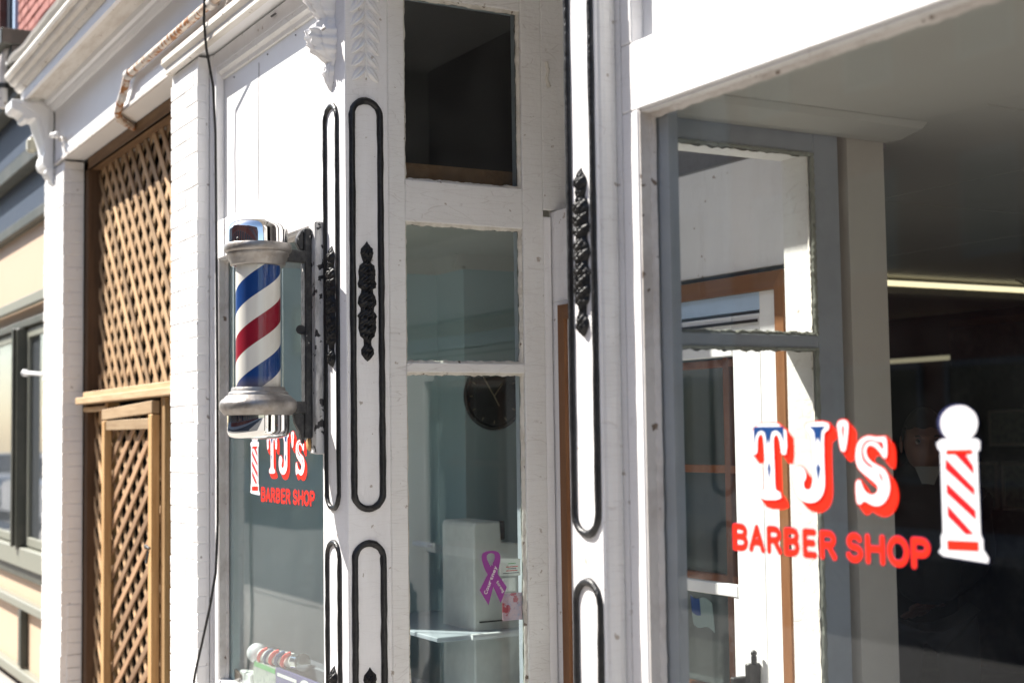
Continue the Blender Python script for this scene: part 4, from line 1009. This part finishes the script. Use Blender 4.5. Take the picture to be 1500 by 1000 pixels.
# ================================================================== things on the left side window
XG = -4.243
t = thing('ribbon_decal', 'purple awareness ribbon decal reading Courtney Strong on the side window', 'decal', (XG, .53, 1.16))
def yz(name, pts, x, mat, parent):
    cu = bpy.data.curves.new(name, 'CURVE'); cu.dimensions = '2D'; cu.fill_mode = 'BOTH'
    sp = cu.splines.new('POLY'); sp.points.add(len(pts) - 1)
    for p, (a, b_) in zip(sp.points, pts): p.co = (a, b_, 0, 1)
    sp.use_cyclic_u = True
    tmp = bpy.data.objects.new('t', cu); COL.objects.link(tmp); bpy.context.view_layer.update()
    me = bpy.data.meshes.new_from_object(tmp.evaluated_get(bpy.context.evaluated_depsgraph_get())); bpy.data.objects.remove(tmp)
    for v in me.vertices: v.co = Vector((x, v.co.x, v.co.y)) - ORG[parent]
    me.materials.clear(); me.materials.append(mat)
    o = bpy.data.objects.new(name, me); COL.objects.link(o); o.parent = parent; ORG[o] = ORG[parent]; return o
def rb(u, v): return (.481 + (u - 105) / 300 * .106, 1.252 - (v - 205) / 585 * .182)
leg1 = [rb(*p) for p in [(135, 300), (130, 240), (160, 212), (235, 205), (305, 215), (338, 260), (335, 330), (300, 440), (200, 785), (105, 620), (190, 455), (240, 350), (275, 275), (262, 238), (230, 228), (195, 238), (183, 270), (200, 310), (240, 370)]]
yz('left_tail', [rb(*p) for p in [(240, 360), (300, 380), (305, 450), (255, 590), (200, 785), (105, 618), (190, 460)]], XG + .0012, M['purple'], t)
yz('right_tail', [rb(*p) for p in [(190, 460), (240, 350), (300, 450), (402, 605), (333, 775), (255, 595)]], XG + .0008, M['purple'], t)
yz('loop', smooth([rb(*p) for p in [(190, 465), (135, 320), (130, 240), (165, 210), (235, 203), (305, 212), (340, 260), (330, 350), (295, 460), (240, 360), (275, 290), (275, 245), (240, 226), (195, 236), (183, 275), (205, 330), (240, 400), (245, 460)]], 1), XG + .0010, M['purple'], t)
def word(txt, p0, p1, h, parent, mat, x):
    a = Vector(rb(*p0)); b_ = Vector(rb(*p1)); d = (b_ - a); n = len(txt); dn = d.normalized(); pn = Vector((-dn.y, dn.x))
    for i, ch in enumerate(txt):
        me = glyph(ch, .02); zs = [v.co.y for v in me.vertices]; xs = [v.co.x for v in me.vertices]
        w_ = d.length / n
        for v in me.vertices:
            q = a + dn * (i * w_ + (v.co.x - min(xs)) / max(.3, max(xs) - min(xs)) * w_ * .85) + pn * (v.co.y * h / .72)
            v.co = Vector((x, q.x, q.y)) - ORG[parent]
        me.materials.clear(); me.materials.append(mat)
        o = bpy.data.objects.new('letter', me); COL.objects.link(o); o.parent = parent
word('Courtney', (180, 670), (300, 375), .013, t, M['card'], XG + .0018)
word('Strong', (283, 545), (360, 668), .010, t, M['card'], XG + .0018)
def cardthing(name, label, cat, y0, y1, z0, z1, mat, skew=0.):
    t = thing(name, label, cat, (XG, (y0 + y1) / 2, (z0 + z1) / 2), 'cards and flyers stuck inside the side window')
    XI = -4.256
    MB().prism([(y0, z0), (y1, z0 - skew), (y1, z1 - skew), (y0, z1)], 'X', XI - .0012, XI).build('sheet', M[mat], t)
    return t, XI
c, XI = cardthing('business_card', 'white business card with red and green print beside the ribbon decal', 'card', .568, .648, 1.165, 1.222, 'card', .003)
for (a, b_, z, mt) in ((.60, .63, 1.204, 'greenp'), (.592, .638, 1.193, 'crimson'), (.598, .632, 1.187, 'greyframe'), (.592, .636, 1.180, 'crimson'), (.58, .642, 1.172, 'greyframe')):
    B(XI + .0002, XI + .0006, a, b_, z - .0014, z + .0014).build('print_line', M[mt], c)
c, XI = cardthing('small_note', 'small pale note under the white business card', 'note', .578, .628, 1.110, 1.154, 'card')
c, XI = cardthing('flyer', 'colourful pink and blue flyer, the lowest card beside the ribbon decal', 'flyer', .576, .654, 1.012, 1.104, 'pinkprint')

# ================================================================== inside the left bay
t = thing('wall_clock', 'round black wall clock hanging in the shop, seen through the left side window', 'clock', (-5.51, 1.245, 1.81))
def disc(r0, r1, x, d, name, mat, parent, c=(1.245, 1.81)):
    mb = MB(); n = 48; pts = [(c[0] + r1 * math.cos(2 * math.pi * k / n), c[1] + r1 * math.sin(2 * math.pi * k / n)) for k in range(n)]
    if r0 == 0: mb.prism(pts, 'X', x, x + d)
    else: mb.tube([(x, a, b_) for a, b_ in pts], r0, 8, True)
    return mb.build(name, mat, parent)
disc(0, .135, -5.519, .012, 'face', M['clockface'], t); disc(.011, .140, -5.508, 0, 'rim', M['black'], t)
for k in range(12):
    a = 2 * math.pi * k / 12
    MB().tube([(-5.506, 1.245 + .108 * math.sin(a), 1.81 + .108 * math.cos(a)), (-5.506, 1.245 + .122 * math.sin(a), 1.81 + .122 * math.cos(a))], .0022, 5).build('hour_mark', M['brass'], t)
for a, L in ((-32, .10), (38, .07), (150, .05)):
    MB().tube([(-5.504, 1.245, 1.81), (-5.504, 1.245 + L * math.sin(R(a)), 1.81 + L * math.cos(R(a)))], .0022, 5).build('hand', M['brass'], t)
t = thing('white_cabinet', 'white cabinet with a curved shoulder standing in the left bay behind the ribbon decal', 'cabinet', (-5.0, 1.0, .6))
MB().prism([(.80, .6), (.80, 1.29), (.81, 1.305), (.92, 1.305), (.925, 1.225), (1.0, 1.215), (1.08, 1.18), (1.14, 1.12), (1.18, 1.03), (1.2, .92), (1.2, .6)], 'X', -5.15, -4.88, .006).build('body', M['card'], t)
B(-4.878, -4.874, .82, 1.16, .92, .925).build('door_gap', M['cable'], t)
B(-5.10, -4.95, .93, .98, 1.226, 1.30, .004).build('dark_box', M['greyframe'], t)
t = thing('side_shelf', 'shelf with a front edge whitened as if sunlit across the lower part of the left side window', 'shelf', (-4.9, .8, .88))
B(-5.55, -4.80, .60, 1.24, .872, .890, .003).build('board', M['greyin'], t)
MB().tube([(-4.792, .74, .882), (-4.792, 1.24, .882)], .012).build('sunlit_edge', M['white_smooth'], t)  # white rod puts the sunlit shelf edge into colour and shape
t = thing('reflected_rail', 'pale bar standing in for a rail mirrored in the left side window', 'rail', (-5.2, .8, 1.2))
B(-5.76, -5.62, .96, .99, 1.155, 1.175, .003).build('rail', M['paleblue'], t)  # solid bar stands in for a reflection in the side glass
for x, y in ((-5.78, .62), (-5.78, .92)):
    tag(B(x, x + .006, y, y + .012, .6, 2.37).build('wall_joint', M['greyin']), kind='structure')

t = thing('pole_package', 'boxed toy-size barber pole with a white globe lying at the foot of the left window', 'package', (-5.3, .16, .8))
MB().ball((-5.51, .150, .785), .040, 16, (1.2, 1, 1)).build('globe', M['whitev'], t)
MB().tube([(-5.45, .155, .783), (-5.12, .165, .803)], .028, 20).build('tube_body', M['card'], t)
for k in range(5):
    x = -5.42 + k * .064; a = .785 + (x + 5.45) * .06
    MB().tube([(x + .018 * math.sin(q) + q * .009, .155 - .0295 * math.cos(q), a + .0295 * math.sin(q)) for q in [R(d) for d in range(-80, 81, 20)]], .008, 6).build('stripe', M['redp'] if k % 2 == 0 else M['navy'], t)
MB().tube([(-5.11, .165, .803), (-5.06, .167, .806)], .033, 20).build('chrome_end', M['chrome'], t)
B(-5.62, -4.93, .20, .26, .66, .79, .006).build('carton', M['greyframe'], t)
t = thing('leaning_magazine', 'violet magazine with a round white badge lying at the foot of the left window', 'magazine', (-5.0, .14, .72), 'magazines at the foot of the left window')
B(-5.24, -4.70, .128, .14, .60, .768, .002).build('cover', M['purplep'], t)
B(-5.22, -5.02, .1268, .1279, .738, .750).build('headline_strip', M['card'], t)
MB().prism([(-4.93 + .055 * math.cos(2 * math.pi * k / 24), .735 + .026 * math.sin(2 * math.pi * k / 24)) for k in range(24)], 'Y', .1262, .1279).build('round_badge', M['card'], t)
xx = -5.20
for ch in 'GREAT PEACE':
    if ch != ' ': letter(ch, xx, xx + .015, .70, .716, .1265, M['yellowp'], t, .03)
    xx += .019
B(-5.18, -4.74, .1268, .1279, .62, .69).build('cover_picture', M['greyprint'], t)
t = thing('green_magazine', 'magazine with a green top strip beside the violet one', 'magazine', (-5.4, .15, .72), 'magazines at the foot of the left window')
B(-5.50, -5.245, .13, .142, .60, .762, .002).build('cover', M['greyprint'], t)
B(-5.49, -5.25, .1285, .1297, .740, .758).build('green_strip', M['greenp'], t)
t = thing('paper_stack', 'bright white papers in the lower left corner of the left window', 'papers', (-5.55, .15, .68))
B(-5.64, -5.50, .12, .20, .60, .705, .006, .002).build('sheets', M['card'], t)
t = thing('wooden_frame', 'dark edged wooden box in the lower left corner of the left window', 'box', (-5.68, .12, .66))
MB().prism([(-5.705, .60), (-5.60, .60), (-5.60, .69), (-5.705, .715)], 'Y', .108, .118, .002).build('front', M['brownboard'], t)

# ================================================================== inside the shop behind the right window
t = thing('strip_light', 'long lit fluorescent strip light under the dark shop ceiling', 'strip light', (-5.45, 5.0, 2.36))
B(-5.50, -5.37, 3.1, 5.68, 2.335, 2.375, .004).build('housing', M['lightyellow'], t)
MB().tube([(-5.385, 3.12, 2.392), (-5.385, 5.6, 2.392)], .014, 10).build('tube', M['lamp'], t)
t = thing('wall_strip_light', 'short dim strip light on the back wall, below the long one', 'strip light', (-7.1, 5.66, 2.1))
B(-7.6, -6.78, 5.66, 5.699, 2.125, 2.15, .003).build('housing', M['iron'], t)
MB().tube([(-7.6, 5.645, 2.12), (-6.78, 5.645, 2.12)], .016, 8).build('tube', M['lampdim'], t)
t = thing('tall_cupboard', 'tall dark cupboard standing against the back wall of the shop', 'cupboard', (-6.2, 5.5, .1))
B(-6.76, -5.3, 5.40, 5.69, .1, 2.35, .005).build('carcass', M['brownboard'], t)
B(-6.74, -6.05, 5.385, 5.399, .15, 2.3, .004).build('door', M['floor'], t)
B(-6.03, -5.34, 5.385, 5.399, .15, 2.3, .004).build('door', M['floor'], t)
def pic(x0, x1, z0, z1, label):
    t = thing('picture_frame', label, 'picture', ((x0 + x1) / 2, 5.37, z0), 'pictures on the cupboard')
    MB().box(x0, x1, 5.36, 5.384, z0, z0 + .02, .002).box(x0, x1, 5.36, 5.384, z1 - .02, z1, .002).box(x0, x0 + .02, 5.36, 5.384, z0 + .021, z1 - .021).box(x1 - .02, x1, 5.36, 5.384, z0 + .021, z1 - .021).build('frame', M['post'], t)
    B(x0 + .02, x1 - .02, 5.37, 5.376, z0 + .02, z1 - .02).build('print', M['greyprint'], t)
pic(-6.42, -6.0, 1.52, 1.75, 'upper dim framed picture on the dark cupboard')
pic(-6.70, -6.36, 1.12, 1.42, 'lower left dim framed picture on the dark cupboard')
pic(-6.33, -6.0, 1.12, 1.42, 'lower right dim framed picture on the dark cupboard')
t = thing('ceiling_wire', 'small curled pale wire by the strip light', 'wire', (-5.3, 4.5, 2.4))
MB().tube([(-5.2, 4.25, 2.42), (-5.2, 4.32, 2.40), (-5.2, 4.37, 2.36)], .006, 6).build('wire', M['lightyellow'], t)

# ------------------------------------------------------------------ the man
PX, PY = -3.86, 2.16
t = thing('person', 'man in a black jacket and white shirt standing in the dark shop behind the glass', 'person', (PX, PY, .1))
def skin_body(name, joints, edges, mat, parent, root=0, sub=2):
    me = bpy.data.meshes.new(name); me.from_pydata([j[0] for j in joints], edges, [])
    o = bpy.data.objects.new(name, me); COL.objects.link(o); o.parent = parent; ORG[o] = ORG[parent]
    sk = o.modifiers.new('skin', 'SKIN'); sk.use_smooth_shade = True
    for i, j in enumerate(joints):
        r = j[1]; me.skin_vertices[0].data[i].radius = r if isinstance(r, tuple) else (r, r)
    me.skin_vertices[0].data[root].use_root = True
    s = o.modifiers.new('sub', 'SUBSURF'); s.levels = sub; s.render_levels = sub
    me.materials.append(mat); return o
# local frame: the man looks towards the camera side (+x, -y)
fx = Vector((.78, -.62, 0)).normalized(); sx_ = Vector((.62, .78, 0)).normalized()   # forward, his left
def L(f, s, z): return tuple(fx * f + sx_ * s + Vector((0, 0, z)))
J = [(L(0, 0, .88), (.15, .11)), (L(0, 0, 1.05), (.145, .10)), (L(.01, 0, 1.22), (.165, .11)), (L(0, 0, 1.33), (.13, .09)), (L(0, 0, 1.40), (.062, .062)), (L(.015, 0, 1.47), (.055, .055)),
     (L(0, .17, 1.31), .062), (L(-.08, .22, 1.05), .048), (L(-.15, .07, .90), .036), (L(0, -.17, 1.31), .062), (L(-.08, -.22, 1.05), .048), (L(-.17, -.07, .93), .036)]
skin_body('jacket', J, [(0, 1), (1, 2), (2, 3), (3, 4), (4, 5), (3, 6), (6, 7), (7, 8), (3, 9), (9, 10), (10, 11)], M['jacket'], t)
J = [(L(0, 0, .90), (.14, .11)), (L(0, .10, .80), .095), (L(.01, .11, .46), .065), (L(0, .11, .09), .045), (L(.12, .12, .035), .036), (L(0, -.10, .80), .095), (L(.01, -.11, .46), .065), (L(0, -.11, .09), .045), (L(.12, -.12, .035), .036)]
skin_body('trousers', J, [(0, 1), (1, 2), (2, 3), (3, 4), (0, 5), (5, 6), (6, 7), (7, 8)], M['jeans'], t)
# shirt triangle at the neck
mb = MB(); mb.grid(lambda u, v: tuple(Vector(L(.098 + .012 * (1 - u), (v - .5) * .095 * (1 - u), 1.405 - u * .12)) + ORG[t]), 6, 6); mb.build('shirt', M['shirt'], t)
def headpt(u, v):
    th = u * math.pi; ph = v * 2 * math.pi
    f, s, z = math.sin(th) * math.cos(ph), math.sin(th) * math.sin(ph), math.cos(th)
    w = .074 * (1 - .22 * max(0, -z) ** 1.3); dpt = .095
    F = f * dpt * (1 - .12 * max(0, -z)); S = s * w; Z = z * .122
    if f > .3:
        c = (f - .3) / .7
        F += .022 * math.exp(-(S / .013) ** 2) * math.exp(-((Z + .018) / .024) ** 2)         # nose
        F += .008 * math.exp(-(S / .010) ** 2) * math.exp(-((Z - .012) / .02) ** 2)
        for e in (-1, 1): F -= .013 * math.exp(-((S - e * .031) / .014) ** 2) * math.exp(-((Z - .010) / .012) ** 2)
        F += .008 * math.exp(-((Z - .030) / .010) ** 2) * math.exp(-(S / .05) ** 2) * c       # brow
        F += .007 * math.exp(-(S / .026) ** 2) * (math.exp(-((Z + .056) / .006) ** 2) + math.exp(-((Z + .067) / .006) ** 2))   # lips
        F += .010 * math.exp(-(S / .025) ** 2) * math.exp(-((Z + .098) / .016) ** 2)          # chin
    return tuple(Vector(L(F + .03, S, Z + 1.585 - .10 + .0)) + ORG[t])
hd = MB().grid(headpt, 56, 72).build('head', M['skin'], t)
for e in (-1, 1):
    p = Vector(L(.03 + .074, e * .031, 1.485 + .010)) + ORG[t]
    MB().ball(p, .0115, 12).build('eye', M['eyewhite'], hd); MB().ball(p + fx * .008, .0062, 10).build('iris', M['hair'], hd)
    MB().tube([tuple(Vector(L(.03 + .092 - abs(k) * .006, e * (.031 + k * .011), 1.485 + .031 - abs(k - .3) * .003)) + ORG[t]) for k in (-1, 0, 1)], .0035, 6).build('eyebrow', M['hair'], hd)
    q = Vector(L(.022, e * .076, 1.485 + .0)) + ORG[t]
    MB().grid(lambda u, v, q=q, e=e: tuple(q + fx * (.018 * math.sin(u * math.pi) * math.cos(v * 6.283)) + Vector((0, 0, .032 * math.cos(u * math.pi))) + sx_ * (e * (.006 + .007 * math.sin(u * math.pi) * math.sin(v * 6.283)))), 10, 12).build('ear', M['skin'], hd)
def hairpt(u, v):
    th = u * math.pi * .60; ph = v * 2 * math.pi
    f, s, z = math.sin(th) * math.cos(ph), math.sin(th) * math.sin(ph), math.cos(th)
    cut = .0 if f < .2 else .35
    z2 = max(z, .42 if f > .35 else (-.25 if f < -.1 else .05))
    return tuple(Vector(L(f * .104 * (1 if z2 == z else .985) + .028, s * .083, z2 * .134 + 1.488 + .004 * math.sin(ph * 9) * math.sin(th))) + ORG[t])
MB().grid(hairpt, 24, 48).build('hair', M['hair'], hd)
def hand(e):
    base = Vector(L(-.15 if e > 0 else -.17, e * .07, .90 if e > 0 else .93)); d = (Vector(L(-.16 if e > 0 else -.19, e * -.03, .84 if e > 0 else .88)) - base).normalized(); sd = sx_ * e
    J = [(tuple(base), .026), (tuple(base + d * .05), (.034, .016)), (tuple(base + d * .085), (.038, .014))]
    E_ = [(0, 1), (1, 2)]
    for k, (o_, ln) in enumerate(((-.027, .066), (-.009, .076), (.009, .070), (.027, .054))):
        a = base + d * .085 + sd * o_; b1 = a + d * ln * .5 + fx * .004; b2 = b1 + d * ln * .45 - fx * .012
        i = len(J); J += [(tuple(a), .0095), (tuple(b1), .0085), (tuple(b2), .0072)]; E_ += [(2, i), (i, i + 1), (i + 1, i + 2)]
    a = base + d * .03 - sd * .03; b1 = a + d * .03 - sd * .018; i = len(J); J += [(tuple(a), .011), (tuple(b1), .009), (tuple(b1 + d * .028), .008)]; E_ += [(1, i), (i, i + 1), (i + 1, i + 2)]
    skin_body('hand', J, E_, M['skin'], t, 0, 1)
hand(1); hand(-1)
for e in (-1, 1):
    p = Vector(L(.05, e * .115, .03)) + ORG[t]
    MB().ball(p, .05, 14, (1.9 if True else 1, 1, .7)).build('shoe', M['black'], t)

# small fixings that the photo shows on the white boards
nh = MB()
for x in (-5.60, -5.2, -4.9, -4.6): nh.ball((x, .089, 3.13), .0035, 6)
nh.tube([(-5.05, .05, 3.235), (-5.00, .048, 3.232)], .004, 6)
o = nh.build('nail', M['iron'], pl_); o['kind'] = 'stuff'
t = thing('paint_flake', 'pale cream hook of peeling paint on the white board above the entry window', 'paint flake', (-4.226, .80, 2.86))
MB().tube([(-4.226, .765, 2.95), (-4.224, .772, 2.92), (-4.226, .766, 2.89), (-4.224, .774, 2.86)], .007, 6, jit=.3).build('flake', M['putty'], t)
